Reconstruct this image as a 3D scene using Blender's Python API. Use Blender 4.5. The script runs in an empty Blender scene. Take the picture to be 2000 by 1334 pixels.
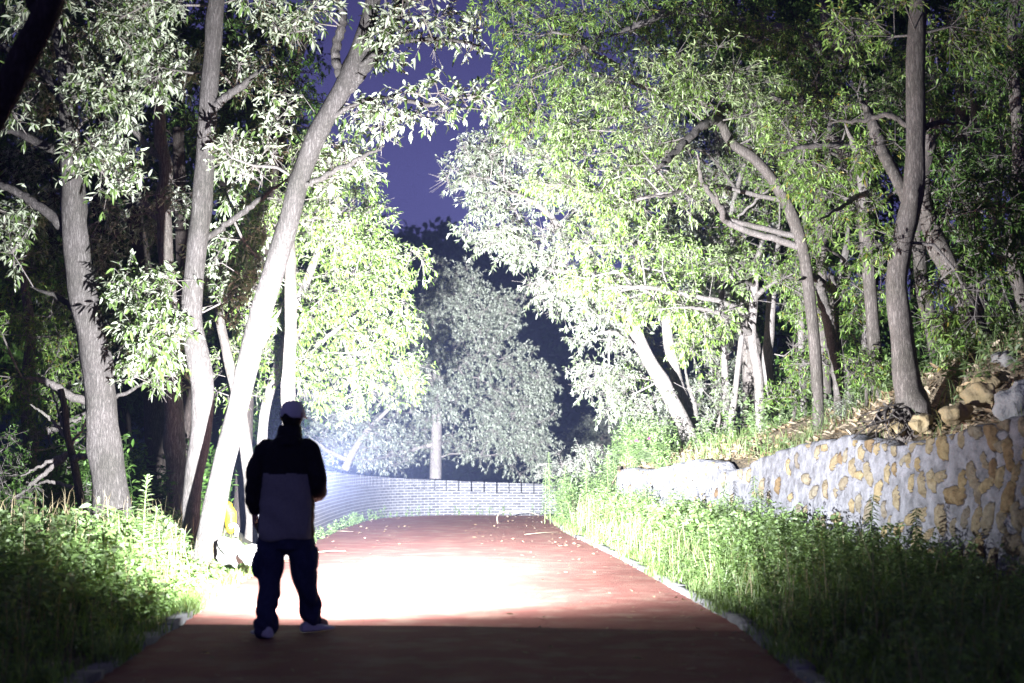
import bpy, math, random
import numpy as np
rng = np.random.default_rng(7); random.seed(7)
S = bpy.context.scene
COL = S.collection
R = math.radians
# ------------------------------------------------------------------ camera
F = 2778.0; PITCH = math.atan(226 / F); CAMZ = 1.35
cam = bpy.data.cameras.new('camera'); co = bpy.data.objects.new('camera', cam); COL.objects.link(co)
co.location = (0, 0, CAMZ); co.rotation_euler = (R(90) + PITCH, 0, 0)
cam.lens = 50; cam.sensor_width = 36; cam.clip_end = 3000
cam.dof.use_dof = True; cam.dof.focus_distance = 20; cam.dof.aperture_fstop = 1.6
S.camera = co
# ------------------------------------------------------------------ sky (clear night sky, paler towards the horizon)
w = bpy.data.worlds.new('World'); S.world = w; w.use_nodes = True
nt = w.node_tree; nt.nodes.clear()
out = nt.nodes.new('ShaderNodeOutputWorld'); bg = nt.nodes.new('ShaderNodeBackground')
tc = nt.nodes.new('ShaderNodeTexCoord'); sx = nt.nodes.new('ShaderNodeSeparateXYZ'); rp = nt.nodes.new('ShaderNodeValToRGB')
nt.links.new(tc.outputs['Generated'], sx.inputs[0]); nt.links.new(sx.outputs['Z'], rp.inputs[0])
e = rp.color_ramp.elements
e[0].position = 0.0; e[0].color = (.16, .158, .45, 1)
e[1].position = 1.0; e[1].color = (.030, .027, .058, 1)
m = e.new(.19); m.color = (.13, .127, .38, 1); m = e.new(.33); m.color = (.062, .058, .19, 1); m = e.new(.5); m.color = (.048, .042, .105, 1)
nt.links.new(rp.outputs[0], bg.inputs[0]); bg.inputs[1].default_value = 1.0
nt.links.new(bg.outputs[0], out.inputs[0])
# ------------------------------------------------------------------ view
S.view_settings.view_transform = 'Standard'; S.view_settings.look = 'None'
S.view_settings.exposure = 0.0; S.view_settings.gamma = 1.0
S.cycles.use_denoising = True; S.cycles.max_bounces = 6; S.cycles.diffuse_bounces = 1
S.cycles.glossy_bounces = 2; S.cycles.transmission_bounces = 3; S.cycles.volume_bounces = 0
S.cycles.transparent_max_bounces = 8; S.cycles.sample_clamp_indirect = 3
# ------------------------------------------------------------------ the torch's light
LP = np.array((-1.655, 11.40, 1.14)); AX = np.array((.10, 1, .075)); AX = AX / np.linalg.norm(AX)
ld = bpy.data.lights.new('torch_light', 'POINT'); lo = bpy.data.objects.new('torch_light', ld); COL.objects.link(lo)
lo.location = LP; ld.shadow_soft_size = .028; ld.energy = 180000; ld.color = (.93, .95, 1.0)
ld.use_nodes = True; lt = ld.node_tree; lt.nodes.clear()
lout = lt.nodes.new('ShaderNodeOutputLight'); lem = lt.nodes.new('ShaderNodeEmission')
lg = lt.nodes.new('ShaderNodeNewGeometry'); ldt = lt.nodes.new('ShaderNodeVectorMath'); ldt.operation = 'DOT_PRODUCT'
ldt.inputs[1].default_value = AX
lac = lt.nodes.new('ShaderNodeMath'); lac.operation = 'ARCCOSINE'; ldv = lt.nodes.new('ShaderNodeMath'); ldv.operation = 'DIVIDE'; ldv.inputs[1].default_value = math.pi
lcu = lt.nodes.new('ShaderNodeFloatCurve')
LSIGN = 1
lneg = lt.nodes.new('ShaderNodeMath'); lneg.operation = 'MULTIPLY'; lneg.inputs[1].default_value = LSIGN
lt.links.new(lg.outputs['Incoming'], ldt.inputs[0]); lt.links.new(ldt.outputs['Value'], lneg.inputs[0]); lt.links.new(lneg.outputs[0], lac.inputs[0])
lt.links.new(lac.outputs[0], ldv.inputs[0]); lt.links.new(ldv.outputs[0], lcu.inputs['Value'])
BEAM = [(0, 1.0), (3, .98), (6, .95), (10, .84), (15, .58), (22, .26), (28, .130), (34, .095), (40, .082), (48, .052), (55, .026), (62, .0105), (75, .0020), (86, .0011), (89.5, .0009), (91, .0), (180, 0)]
cv = lcu.mapping.curves[0]
cv.points[0].location = (0, BEAM[0][1]); cv.points[1].location = (1, 0)
for a_, v_ in BEAM[1:-1]: cv.points.new(a_ / 180, v_)
for p_ in cv.points: p_.handle_type = 'VECTOR'
lcu.mapping.update()
lt.links.new(lcu.outputs[0], lem.inputs['Strength']); lt.links.new(lem.outputs[0], lout.inputs[0])

# ------------------------------------------------------------------ helpers
def P(px, py, D):
    dx = (px - 1000) / F; dz = (667 - py) / F
    d = np.array((dx, math.cos(PITCH) - dz * math.sin(PITCH), math.sin(PITCH) + dz * math.cos(PITCH)))
    return np.array((0, 0, CAMZ)) + d * (D / d[1])
def tag(o, label=None, cat=None, group=None, kind=None):
    if label: o['label'] = label
    if cat: o['category'] = cat
    if group: o['group'] = group
    if kind: o['kind'] = kind
    return o
def empty(name, loc=(0, 0, 0), label=None, cat=None, group=None):
    o = bpy.data.objects.new(name, None); COL.objects.link(o); o.location = loc; o.empty_display_size = .2
    return tag(o, label, cat, group)
def mk(name, V, Fs, mat=None, parent=None, smooth=True, origin=None):
    V = np.asarray(V, float)
    if parent is not None: V = V - np.array(parent.location)
    if origin is not None: V = V - np.array(origin)
    me = bpy.data.meshes.new(name)
    if isinstance(Fs, np.ndarray):
        k = Fs.shape[1]; n = len(Fs)
        me.vertices.add(len(V)); me.vertices.foreach_set('co', V.astype(np.float32).ravel())
        me.loops.add(n * k); me.loops.foreach_set('vertex_index', Fs.astype(np.int32).ravel())
        me.polygons.add(n); me.polygons.foreach_set('loop_start', np.arange(0, n * k, k, dtype=np.int32))
        me.update(calc_edges=True)
    else:
        me.from_pydata([tuple(v) for v in V], [], [tuple(int(i) for i in f) for f in Fs]); me.update()
    if smooth: me.polygons.foreach_set('use_smooth', np.ones(len(me.polygons), bool))
    o = bpy.data.objects.new(name, me); COL.objects.link(o)
    if mat:
        for m_ in (mat if isinstance(mat, list) else [mat]): me.materials.append(m_)
    if parent is not None: o.parent = parent
    if origin is not None: o.location = origin
    return o
def unit(a): return a / (np.linalg.norm(a, axis=-1, keepdims=True) + 1e-9)
class Wood:
    def __init__(s): s.V = []; s.F = []; s.n = 0
    def add(s, V, Fq): s.V.append(np.asarray(V)); s.F.append(np.asarray(Fq) + s.n); s.n += len(V)
    def tube(s, pts, rad, sides=8, rough=0.0, ph=0., flare=0., knots=0):
        pts = np.asarray(pts, float); rad = np.asarray(rad, float); n = len(pts)
        t = unit(np.gradient(pts, axis=0)); ref = np.array((1, 0, 0.)) if abs(t[0][0]) < .8 else np.array((0, 1, 0.))
        a = np.arange(sides) / sides * 2 * np.pi; rings = []
        u = unit(np.cross(t[0], ref)); kg = np.random.default_rng(int(ph * 7) + 1); kn = [(kg.uniform(0, n), kg.uniform(0, 6.28), kg.uniform(.1, .32)) for _ in range(knots)]
        for i in range(n):
            u = unit(u - t[i] * np.dot(u, t[i])); v = np.cross(t[i], u)
            rr = rad[i] * (1 + rough * (.5 * np.sin(3 * a + ph + i * .35) + .35 * np.sin(5 * a - ph * 2 + i * .9) + .3 * np.sin(i * 1.3 + a * 2)))
            for (ki, ka, kh) in kn: rr = rr + rad[i] * kh * np.exp(-((i - ki) / 1.1) ** 2 - (np.angle(np.exp(1j * (a - ka))) / .45) ** 2)
            if flare and i < n * .12: rr = rr * (1 + flare * (1 - i / (n * .12)) ** 2 * (1 + .5 * np.sin(4 * a + ph)))
            rings.append(pts[i] + rr[:, None] * (np.cos(a)[:, None] * u + np.sin(a)[:, None] * v))
        V = np.concatenate(rings + [pts[-1:] + t[-1] * rad[-1] * .5])
        i0 = np.arange((n - 1) * sides); r_ = i0 // sides; c_ = i0 % sides; c2 = (c_ + 1) % sides
        Fq = np.stack([r_ * sides + c_, r_ * sides + c2, (r_ + 1) * sides + c2, (r_ + 1) * sides + c_], 1)
        k = np.arange(sides); b = (n - 1) * sides
        cap = np.stack([b + k, b + (k + 1) % sides, np.full(sides, n * sides), np.full(sides, n * sides)], 1)
        cap[:, 3] = cap[:, 2]
        s.add(V, Fq); s.caps = getattr(s, 'caps', []); s.caps.append((cap[:, :3] + s.n - len(V)))
    def prisms(s, a, b, r):
        a = np.asarray(a); b = np.asarray(b); n = len(a); t = unit(b - a)
        u = unit(np.cross(t, np.array((.3, .2, 1.)))); v = np.cross(t, u)
        an = np.arange(3) * 2 * np.pi / 3
        off = np.cos(an)[None, :, None] * u[:, None] + np.sin(an)[None, :, None] * v[:, None]
        r = np.broadcast_to(r, (n,))[:, None, None]
        V = np.concatenate([a[:, None] + off * r, b[:, None] + off * r * .5], 1).reshape(-1, 3)
        q = np.array([[0, 1, 4, 3], [1, 2, 5, 4], [2, 0, 3, 5]]); Fq = (np.arange(n)[:, None, None] * 6 + q).reshape(-1, 4)
        s.add(V, Fq)
    def build(s, name, mat, parent, smooth=True, origin=None):
        V = np.concatenate(s.V); Fq = np.concatenate(s.F); caps = getattr(s, 'caps', [])
        me_f = Fq
        o = mk(name, V, me_f, mat, parent, smooth, origin)
        return o
def leafmesh(B, A, U, L, W, fold=.25, droop=.2, shape=(.32, .5, .68, .42)):
    B = np.asarray(B); n = len(B); A = unit(A); s = unit(np.cross(A, U)); N = np.cross(s, A)
    L = np.broadcast_to(L, (n,))[:, None]; W = np.broadcast_to(W, (n,))[:, None]
    dz = np.array((0, 0, -1.))
    def pt(t, wd): return B + A * L * t + s * W * wd + N * W * abs(wd) * fold + dz * L * droop * t * t
    V = np.stack([B, pt(shape[0], shape[1]), pt(shape[2], shape[3]), pt(1, 0), pt(shape[2], -shape[3]), pt(shape[0], -shape[1])], 1).reshape(-1, 3)
    q = np.array([[0, 1, 2, 3], [0, 3, 4, 5]]); Fq = (np.arange(n)[:, None, None] * 6 + q).reshape(-1, 4)
    return V, Fq

# ------------------------------------------------------------------ materials
def mat(name):
    m_ = bpy.data.materials.new(name); m_.use_nodes = True; n_ = m_.node_tree; n_.nodes.clear()
    o_ = n_.nodes.new('ShaderNodeOutputMaterial'); b_ = n_.nodes.new('ShaderNodeBsdfPrincipled'); n_.links.new(b_.outputs[0], o_.inputs[0])
    return m_, n_, b_, o_
def node(n_, t, **k):
    x = n_.nodes.new(t)
    for a, b in k.items():
        if a in x.inputs: x.inputs[a].default_value = b
        else: setattr(x, a, b)
    return x
def noise(n_, scale, detail=4, vec=None, rough=.6):
    x = node(n_, 'ShaderNodeTexNoise'); x.inputs['Scale'].default_value = scale; x.inputs['Detail'].default_value = detail; x.inputs['Roughness'].default_value = rough
    if vec is None:
        t = node(n_, 'ShaderNodeTexCoord'); n_.links.new(t.outputs['Object'], x.inputs['Vector'])
    else: n_.links.new(vec, x.inputs['Vector'])
    return x
def ramp(n_, fac, cols):
    x = node(n_, 'ShaderNodeValToRGB'); el = x.color_ramp.elements
    el[0].position = cols[0][0]; el[0].color = (*cols[0][1], 1); el[1].position = cols[-1][0]; el[1].color = (*cols[-1][1], 1)
    for p_, c_ in cols[1:-1]: q = el.new(p_); q.color = (*c_, 1)
    n_.links.new(fac, x.inputs[0]); return x
def bump(n_, b_, h, st, dist=.02, prev=None):
    x = node(n_, 'ShaderNodeBump'); x.inputs['Strength'].default_value = st; x.inputs['Distance'].default_value = dist
    n_.links.new(h, x.inputs['Height'])
    if prev is not None: n_.links.new(prev, x.inputs['Normal'])
    n_.links.new(x.outputs[0], b_.inputs['Normal']); return x.outputs[0]
def simple(name, c1, c2, scale=8, rough=.85, bs=.3, bd=.01, spec=.3, bscale=None):
    m_, n_, b_, o_ = mat(name); nz = noise(n_, scale); r_ = ramp(n_, nz.outputs[0], [(.3, c1), (.7, c2)])
    n_.links.new(r_.outputs[0], b_.inputs['Base Color']); b_.inputs['Roughness'].default_value = rough; b_.inputs['Specular IOR Level'].default_value = spec
    if bs: nb = noise(n_, bscale or scale * 4); bump(n_, b_, nb.outputs[0], bs, bd)
    return m_
def bark(name, lo_, hi_, sc=1.):
    m_, n_, b_, o_ = mat(name); t = node(n_, 'ShaderNodeTexCoord'); mp = node(n_, 'ShaderNodeMapping'); mp.inputs['Scale'].default_value = (34 * sc, 34 * sc, 4.2 * sc)
    n_.links.new(t.outputs['Object'], mp.inputs[0])
    v = node(n_, 'ShaderNodeTexVoronoi'); v.feature = 'DISTANCE_TO_EDGE'; v.inputs['Scale'].default_value = 1.2
    nz = noise(n_, 1.3, 5, mp.outputs[0], .7)
    ad = node(n_, 'ShaderNodeMixRGB'); ad.blend_type = 'ADD'; ad.inputs[0].default_value = 1.0
    n2x = node(n_, 'ShaderNodeVectorMath'); n2x.operation = 'SCALE'; n2x.inputs['Scale'].default_value = 3.0; n_.links.new(nz.outputs['Color'], n2x.inputs[0])
    n_.links.new(mp.outputs[0], ad.inputs[1]); n_.links.new(n2x.outputs[0], ad.inputs[2]); n_.links.new(ad.outputs[0], v.inputs['Vector'])
    mx = node(n_, 'ShaderNodeMath'); mx.operation = 'MULTIPLY'; n_.links.new(v.outputs[0], mx.inputs[0]); n_.links.new(nz.outputs[0], mx.inputs[1])
    big = noise(n_, 1.7, 3)
    r_ = ramp(n_, mx.outputs[0], [(.0, tuple(c * .45 for c in lo_)), (.07, lo_), (.25, hi_)])
    r2 = ramp(n_, big.outputs[0], [(.35, (.72, .72, .68)), (.6, (1.05, 1.02, 1.02))])
    ml = node(n_, 'ShaderNodeMixRGB'); ml.blend_type = 'MULTIPLY'; ml.inputs[0].default_value = 1
    n_.links.new(r_.outputs[0], ml.inputs[1]); n_.links.new(r2.outputs[0], ml.inputs[2]); n_.links.new(ml.outputs[0], b_.inputs['Base Color'])
    b_.inputs['Roughness'].default_value = .9; b_.inputs['Specular IOR Level'].default_value = .2
    bump(n_, b_, mx.outputs[0], .9, .03)
    return m_
def leafmat(name, top, under, vary=.35, gloss=.42, trans=.3, yellow=None):
    m_, n_, b_, o_ = mat(name); g = node(n_, 'ShaderNodeNewGeometry')
    def var(c):
        d = tuple(x * (1 - vary) for x in c); l = tuple(min(x * (1 + vary), 1) for x in c)
        cols = [(0, d), (.5, c), (.93, l)]
        if yellow: cols.append((.97, yellow))
        cols.append((1, yellow or l))
        return ramp(n_, g.outputs['Random Per Island'], cols)
    a = var(top); b = var(under); mx = node(n_, 'ShaderNodeMixRGB')
    n_.links.new(g.outputs['Backfacing'], mx.inputs[0]); n_.links.new(a.outputs[0], mx.inputs[1]); n_.links.new(b.outputs[0], mx.inputs[2])
    n_.links.new(mx.outputs[0], b_.inputs['Base Color']); b_.inputs['Roughness'].default_value = gloss; b_.inputs['Specular IOR Level'].default_value = .5
    tr = node(n_, 'ShaderNodeBsdfTranslucent'); hs = node(n_, 'ShaderNodeMixRGB'); hs.blend_type = 'MULTIPLY'; hs.inputs[0].default_value = 1; hs.inputs[2].default_value = (1.1, 1.25, .5, 1)
    n_.links.new(mx.outputs[0], hs.inputs[1]); n_.links.new(hs.outputs[0], tr.inputs[0])
    ms = node(n_, 'ShaderNodeMixShader'); ms.inputs[0].default_value = trans
    n_.links.new(b_.outputs[0], ms.inputs[1]); n_.links.new(tr.outputs[0], ms.inputs[2]); n_.links.new(ms.outputs[0], o_.inputs[0])
    return m_
M = {}
M['bark_l'] = bark('pale_bark', (.105, .097, .092), (.20, .188, .183))
M['bark_r'] = bark('brown_bark', (.19, .17, .155), (.35, .325, .30))
M['bark_t'] = bark('branch_bark', (.30, .275, .26), (.46, .43, .41))
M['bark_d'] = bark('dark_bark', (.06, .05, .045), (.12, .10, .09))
M['leaf_l'] = leafmat('oak_leaf', (.11, .17, .05), (.33, .37, .27), .35, .36, .18)
M['leaf_g'] = leafmat('chestnut_leaf', (.15, .25, .045), (.29, .36, .18), .45, .4, .2)
M['leaf_r'] = leafmat('bright_leaf', (.12, .22, .035), (.22, .34, .09), .5, .4, .22, (.30, .24, .05))
M['leaf_w'] = leafmat('silver_leaf', (.17, .21, .12), (.35, .38, .31), .45, .4, .2)
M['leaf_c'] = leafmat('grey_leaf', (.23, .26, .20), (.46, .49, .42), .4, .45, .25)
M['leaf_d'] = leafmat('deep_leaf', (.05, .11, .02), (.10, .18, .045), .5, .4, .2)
M['grass'] = leafmat('grass_blade', (.16, .25, .07), (.20, .28, .11), .45, .5, .35, (.36, .33, .14))
M['weed'] = leafmat('weed_leaf', (.16, .25, .08), (.25, .33, .18), .4, .5, .35)
M['stem'] = simple('green_stem', (.16, .24, .08), (.24, .30, .13), 20, .7, 0)
M['twigdry'] = simple('dry_twig', (.24, .19, .13), (.34, .28, .2), 20, .9, .2)

# ------------------------------------------------------------------ ground shape
def road_l(y): return -2.0 - .058 * y
def road_r(y): return np.interp(y, [0, 8.5, 11.5, 19, 25.5, 32, 40], [1.75, 1.75, 1.80, 1.42, .95, .75, .7])
def wall_x(y): return 6.93 - .195 * np.minimum(y, 27.2) + .10 * np.maximum(y - 27.2, 0)
def sm(a, b, x): t = np.clip((x - a) / (b - a), 0, 1); return t * t * (3 - 2 * t)
def ground_z(x, y):
    x = np.asarray(x, float); y = np.asarray(y, float)
    dl = road_l(y) - x; dr = x - road_r(y)
    mound = .34 * sm(10.5, 14.5, y) * (1 - sm(20, 24, y)) + .10
    z = np.where(dl > 0, mound * sm(.15, 1.3, dl) - .9 * sm(4.0, 9, dl) - 2. * sm(9, 25, dl), 0.)
    z = np.where(dr > 0, .12 * sm(.15, 1.0, dr), z)
    z = z + .03 * (np.sin(x * 3.1 + y) * np.sin(y * 2.3)) * sm(.3, 1, np.maximum(dl, dr))
    back = sm(33.6, 50, y); z = z * (1 - back) - 3.5 * back - .03 * (y > 33.4)
    return z
def grid(xs, ys, fz):
    X, Y = np.meshgrid(xs, ys); Z = fz(X, Y); V = np.stack([X, Y, Z], -1).reshape(-1, 3)
    nx = len(xs); i = np.arange((len(ys) - 1) * (nx - 1)); r_ = i // (nx - 1); c_ = i % (nx - 1); a = r_ * nx + c_
    return V, np.stack([a, a + 1, a + nx + 1, a + nx], 1)
xs = np.concatenate([[-440, -300, -200, -100, -60, -40, -30, -24, -18, -14], np.arange(-12, 9, .2), [10, 12, 15, 20, 30, 45, 70, 100, 200, 300, 440]])
ys = np.concatenate([[-55, -30, -15, -5, 0], np.arange(2, 36, .25), np.arange(36, 60, 2), [70, 85, 100, 150, 250, 500, 730]])
V, Fq = grid(xs, ys, ground_z)
mg, n_, b_, o_ = mat('soil'); nz = noise(n_, 3, 6); r_ = ramp(n_, nz.outputs[0], [(.3, (.05, .055, .03)), (.55, (.10, .09, .055)), (.75, (.15, .13, .09))]); n_.links.new(r_.outputs[0], b_.inputs['Base Color']); b_.inputs['Roughness'].default_value = .95
nb = noise(n_, 40, 4); bump(n_, b_, nb.outputs[0], .8, .04)
tag(mk('ground', V, Fq, mg), kind='structure')
# road
ry = np.concatenate([np.arange(-6, 33.4, .3), [33.4]]); rows = []; NXR = 17
for y in ry:
    a, b = float(road_l(y)), float(road_r(y)); b += 0
    wob = .03 * math.sin(y * 2.1) + .02 * math.sin(y * 5.3)
    for k in range(NXR): rows.append((a - wob * (k == 0) + (b - a) * k / (NXR - 1), y, .012 + .012 * (1 - abs(2 * k / (NXR - 1) - 1))))
i = np.arange((len(ry) - 1) * (NXR - 1)); r_ = i // (NXR - 1); c_ = i % (NXR - 1); a = r_ * NXR + c_
mr, n_, b_, o_ = mat('red_asphalt')
nz = noise(n_, 1.2, 5); fine = noise(n_, 90, 3); r_1 = ramp(n_, nz.outputs[0], [(.3, (.24, .090, .074)), (.7, (.33, .138, .108))])
r_2 = ramp(n_, fine.outputs[0], [(.3, (.7, .7, .7)), (.7, (1.25, 1.25, 1.25))]); ml = node(n_, 'ShaderNodeMixRGB'); ml.blend_type = 'MULTIPLY'; ml.inputs[0].default_value = .7
n_.links.new(r_1.outputs[0], ml.inputs[1]); n_.links.new(r_2.outputs[0], ml.inputs[2])
st = noise(n_, 2.6, 8); r_3 = ramp(n_, st.outputs[0], [(.48, (0, 0, 0)), (.68, (.55, .55, .55))]); du = node(n_, 'ShaderNodeMixRGB'); du.inputs[2].default_value = (.38, .27, .2, 1)
n_.links.new(r_3.outputs[0], du.inputs[0]); n_.links.new(ml.outputs[0], du.inputs[1])
n_.links.new(du.outputs[0], b_.inputs['Base Color']); b_.inputs['Roughness'].default_value = .9; b_.inputs['Specular IOR Level'].default_value = .25
pv = bump(n_, b_, fine.outputs[0], 1.0, .02); bump(n_, b_, noise(n_, 260, 2).outputs[0], 1., .006, pv)
tag(mk('road', rows, np.stack([a, a + 1, a + NXR + 1, a + NXR], 1), mr), kind='structure')
# stone edging strips (kerb flags flush with the road)
M['flag'] = simple('edging_stone', (.13, .13, .13), (.25, .25, .25), 6, .9, .5, .01)
def rough_stone(W_, c, size, seed, rot=0., jag=.18, nseg=10, flat=False):
    g = np.random.default_rng(seed); n1, n2 = nseg, nseg * 2; V = []; ph = g.uniform(0, 6, 6)
    planes = unit(g.normal(size=(14, 3))); dd = g.uniform(.62, .98, 14)
    for i in range(n1 + 1):
        for j in range(n2):
            th = math.pi * i / n1; f = 2 * math.pi * j / n2; d = np.array((math.sin(th) * math.cos(f), math.sin(th) * math.sin(f), math.cos(th)))
            pr = planes @ d; rr = 1.0
            ok = pr > .15; rr = min(rr, float(np.min(dd[ok] / pr[ok]))) if ok.any() else rr
            rr *= 1 + jag * .25 * (math.sin(d[0] * 7 + ph[0]) * math.sin(d[1] * 6 + ph[1]) + math.sin(d[2] * 9 + ph[2]) * .5)
            q = d * rr * np.array(size); V.append((q[0] * math.cos(rot) - q[1] * math.sin(rot) + c[0], q[0] * math.sin(rot) + q[1] * math.cos(rot) + c[1], q[2] + c[2]))
    Fq = [[i * n2 + j, i * n2 + (j + 1) % n2, (i + 1) * n2 + (j + 1) % n2, (i + 1) * n2 + j] for i in range(n1) for j in range(n2)]
    Fq = np.array(Fq)[:, ::-1]
    if W_ is None: return np.array(V), Fq
    W_.add(V, Fq)
def kerb(fx, side):
    W_ = Wood(); y = 3.0; k = 0
    while y < 33:
        L_ = random.uniform(.35, .7); wd = random.uniform(.09, .15); x0 = float(fx(y + L_ / 2)) + side * (wd / 2 - .01)
        dx = float(fx(y + L_) - fx(y)); n = 7; top = .045 + random.uniform(0, .015)
        o = []
        for t in range(n):
            s_ = t / (n - 1); yy = y + .01 + (L_ - .02) * s_; j1, j2 = random.uniform(-.014, .014), random.uniform(-.02, .02)
            xx = x0 + dx * (s_ - .5)
            o += [(xx - wd / 2 + j1, yy, -.05), (xx - wd / 2 + j1 + .01, yy, top), (xx + wd / 2 + j2, yy, top + .004), (xx + wd / 2 + j2, yy, -.05)]
        Fq = [[t * 4 + q, t * 4 + q + 1, t * 4 + q + 5, t * 4 + q + 4] for t in range(n - 1) for q in range(3)] + [[0, 3, 2, 1], [4 * n - 4, 4 * n - 3, 4 * n - 2, 4 * n - 1]]
        W_.add(o, np.array(Fq)); y += L_; k += 1
    tag(W_.build('kerb', M['flag'], None, False), kind='structure')
kerb(road_l, -1); kerb(road_r, 1)
# far hill
hx = np.linspace(-420, 420, 120); hy = np.linspace(210, 700, 40)
def hill_z(X, Y):
    r = sm(210, 330, Y)
    h = np.interp(X, [-420, -120, -70, -25, 0, 15, 60, 130, 420], [60, 60, 60, 57, 53, 45, 38, 42, 56])
    return -6 + r * (h * (1 - .4 * sm(350, 700, Y)) + 1.5 * np.sin(X * .3) + 1.2 * np.sin(X * .77 + 1) + 1.5 * np.sin(Y * .2 + X * .1))
V, Fq = grid(hx, hy, hill_z)
M['forest'] = simple('forest_floor', (.035, .05, .03), (.07, .09, .05), .3, .95, .6, .5)
tag(mk('hill', V, Fq, M['forest']), kind='structure')
# wooded skin of the hill: leaf clumps
n = 26000; X = rng.uniform(-110, 70, n); Y = rng.uniform(225, 345, n); Z = hill_z(X, Y) + rng.uniform(.5, 5.5, n) * (.6 + .5 * np.sin(X * .9) * np.sin(Y * .35 + X * .4))
Bp = np.stack([X, Y, Z], 1); A = unit(rng.normal(size=(n, 3)) + (0, 0, .3)); U = unit(rng.normal(size=(n, 3)) + (0, -.5, 1))
V, Fq = leafmesh(Bp, A, U, rng.uniform(1, 2.2, n), rng.uniform(.8, 1.6, n))
tag(mk('forest', V, Fq, M['leaf_d'], None, False), 'dark wooded hillside against the night sky beyond the valley', 'forest', kind='stuff')

# ------------------------------------------------------------------ bank behind the stone wall
WALLPX = [(2260, 772), (2100, 793), (2000, 815), (1940, 822), (1880, 838), (1790, 862), (1740, 870), (1700, 862), (1640, 853), (1560, 868), (1490, 889), (1460, 905), (1440, 918), (1400, 922), (1392, 902), (1345, 901), (1300, 910), (1262, 920)]
def on_wall(px, py, off=0.):
    dx = (px - 1000) / F; dz = (667 - py) / F; dy = math.cos(PITCH) - dz * math.sin(PITCH)
    D = (6.93 + off) / (dx / dy + .195); return P(px, py, D)
wp = np.array([on_wall(*q) for q in WALLPX]); wo = np.argsort(wp[:, 1]); WY, WZ = wp[wo, 1], wp[wo, 2]
def wtop(y): return np.interp(y, np.concatenate([[0], WY, [27.5, 31, 36, 60]]), np.concatenate([[WZ[0] + .5], WZ, [1.15, .95, .6, .3]]))
def bank_z(s, y):
    sl = np.interp(y, [10, 15, 19, 23, 28, 60], [.62, .55, .42, .30, .22, .2])
    z = wtop(y) - .03 + sl * s + .42 * sm(.15, 1.1, s) * np.interp(y, [10, 13, 17, 19, 22, 30], [.9, .9, .7, .35, .2, .1]) + (1.5 * sm(4, 14, s)) + .42 * np.maximum(s - 7, 0)
    z = z + .05 * np.sin(s * 4 + y * 2.2) + .04 * np.sin(y * 5 + s * 1.4)
    fall = sm(-.7, .1, s); return np.where(s < 0, (wtop(y) - .03) * fall - .1, z)
def bank_at(x, y): return float(bank_z(np.array(x - wall_x(y) - .30), np.array(y)))
by = np.concatenate([np.arange(4, 36, .2), np.arange(36, 70, 2)]); bs = np.concatenate([np.linspace(-.7, 0, 8), np.arange(.12, 5, .15), np.arange(5, 16, .6), [18, 24, 34, 60]])
rows = []
for y in by:
    for s_ in bs:
        s2 = s_ if y > 26.7 else max(s_, 0.0)
        rows.append((wall_x(y) + .30 + s2, y, float(bank_z(np.array(s2), np.array(y)))))
nx = len(bs); i = np.arange((len(by) - 1) * (nx - 1)); a = (i // (nx - 1)) * nx + i % (nx - 1)
mb, n_, b_, o_ = mat('leafy_soil'); nz = noise(n_, 9, 6); r_ = ramp(n_, nz.outputs[0], [(.3, (.09, .07, .045)), (.5, (.20, .155, .10)), (.7, (.33, .26, .18))]); n_.links.new(r_.outputs[0], b_.inputs['Base Color']); b_.inputs['Roughness'].default_value = .95
bump(n_, b_, noise(n_, 30, 6).outputs[0], 1., .06)
tag(mk('bank', rows, np.stack([a, a + 1, a + nx + 1, a + nx], 1), mb), kind='structure')

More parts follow.
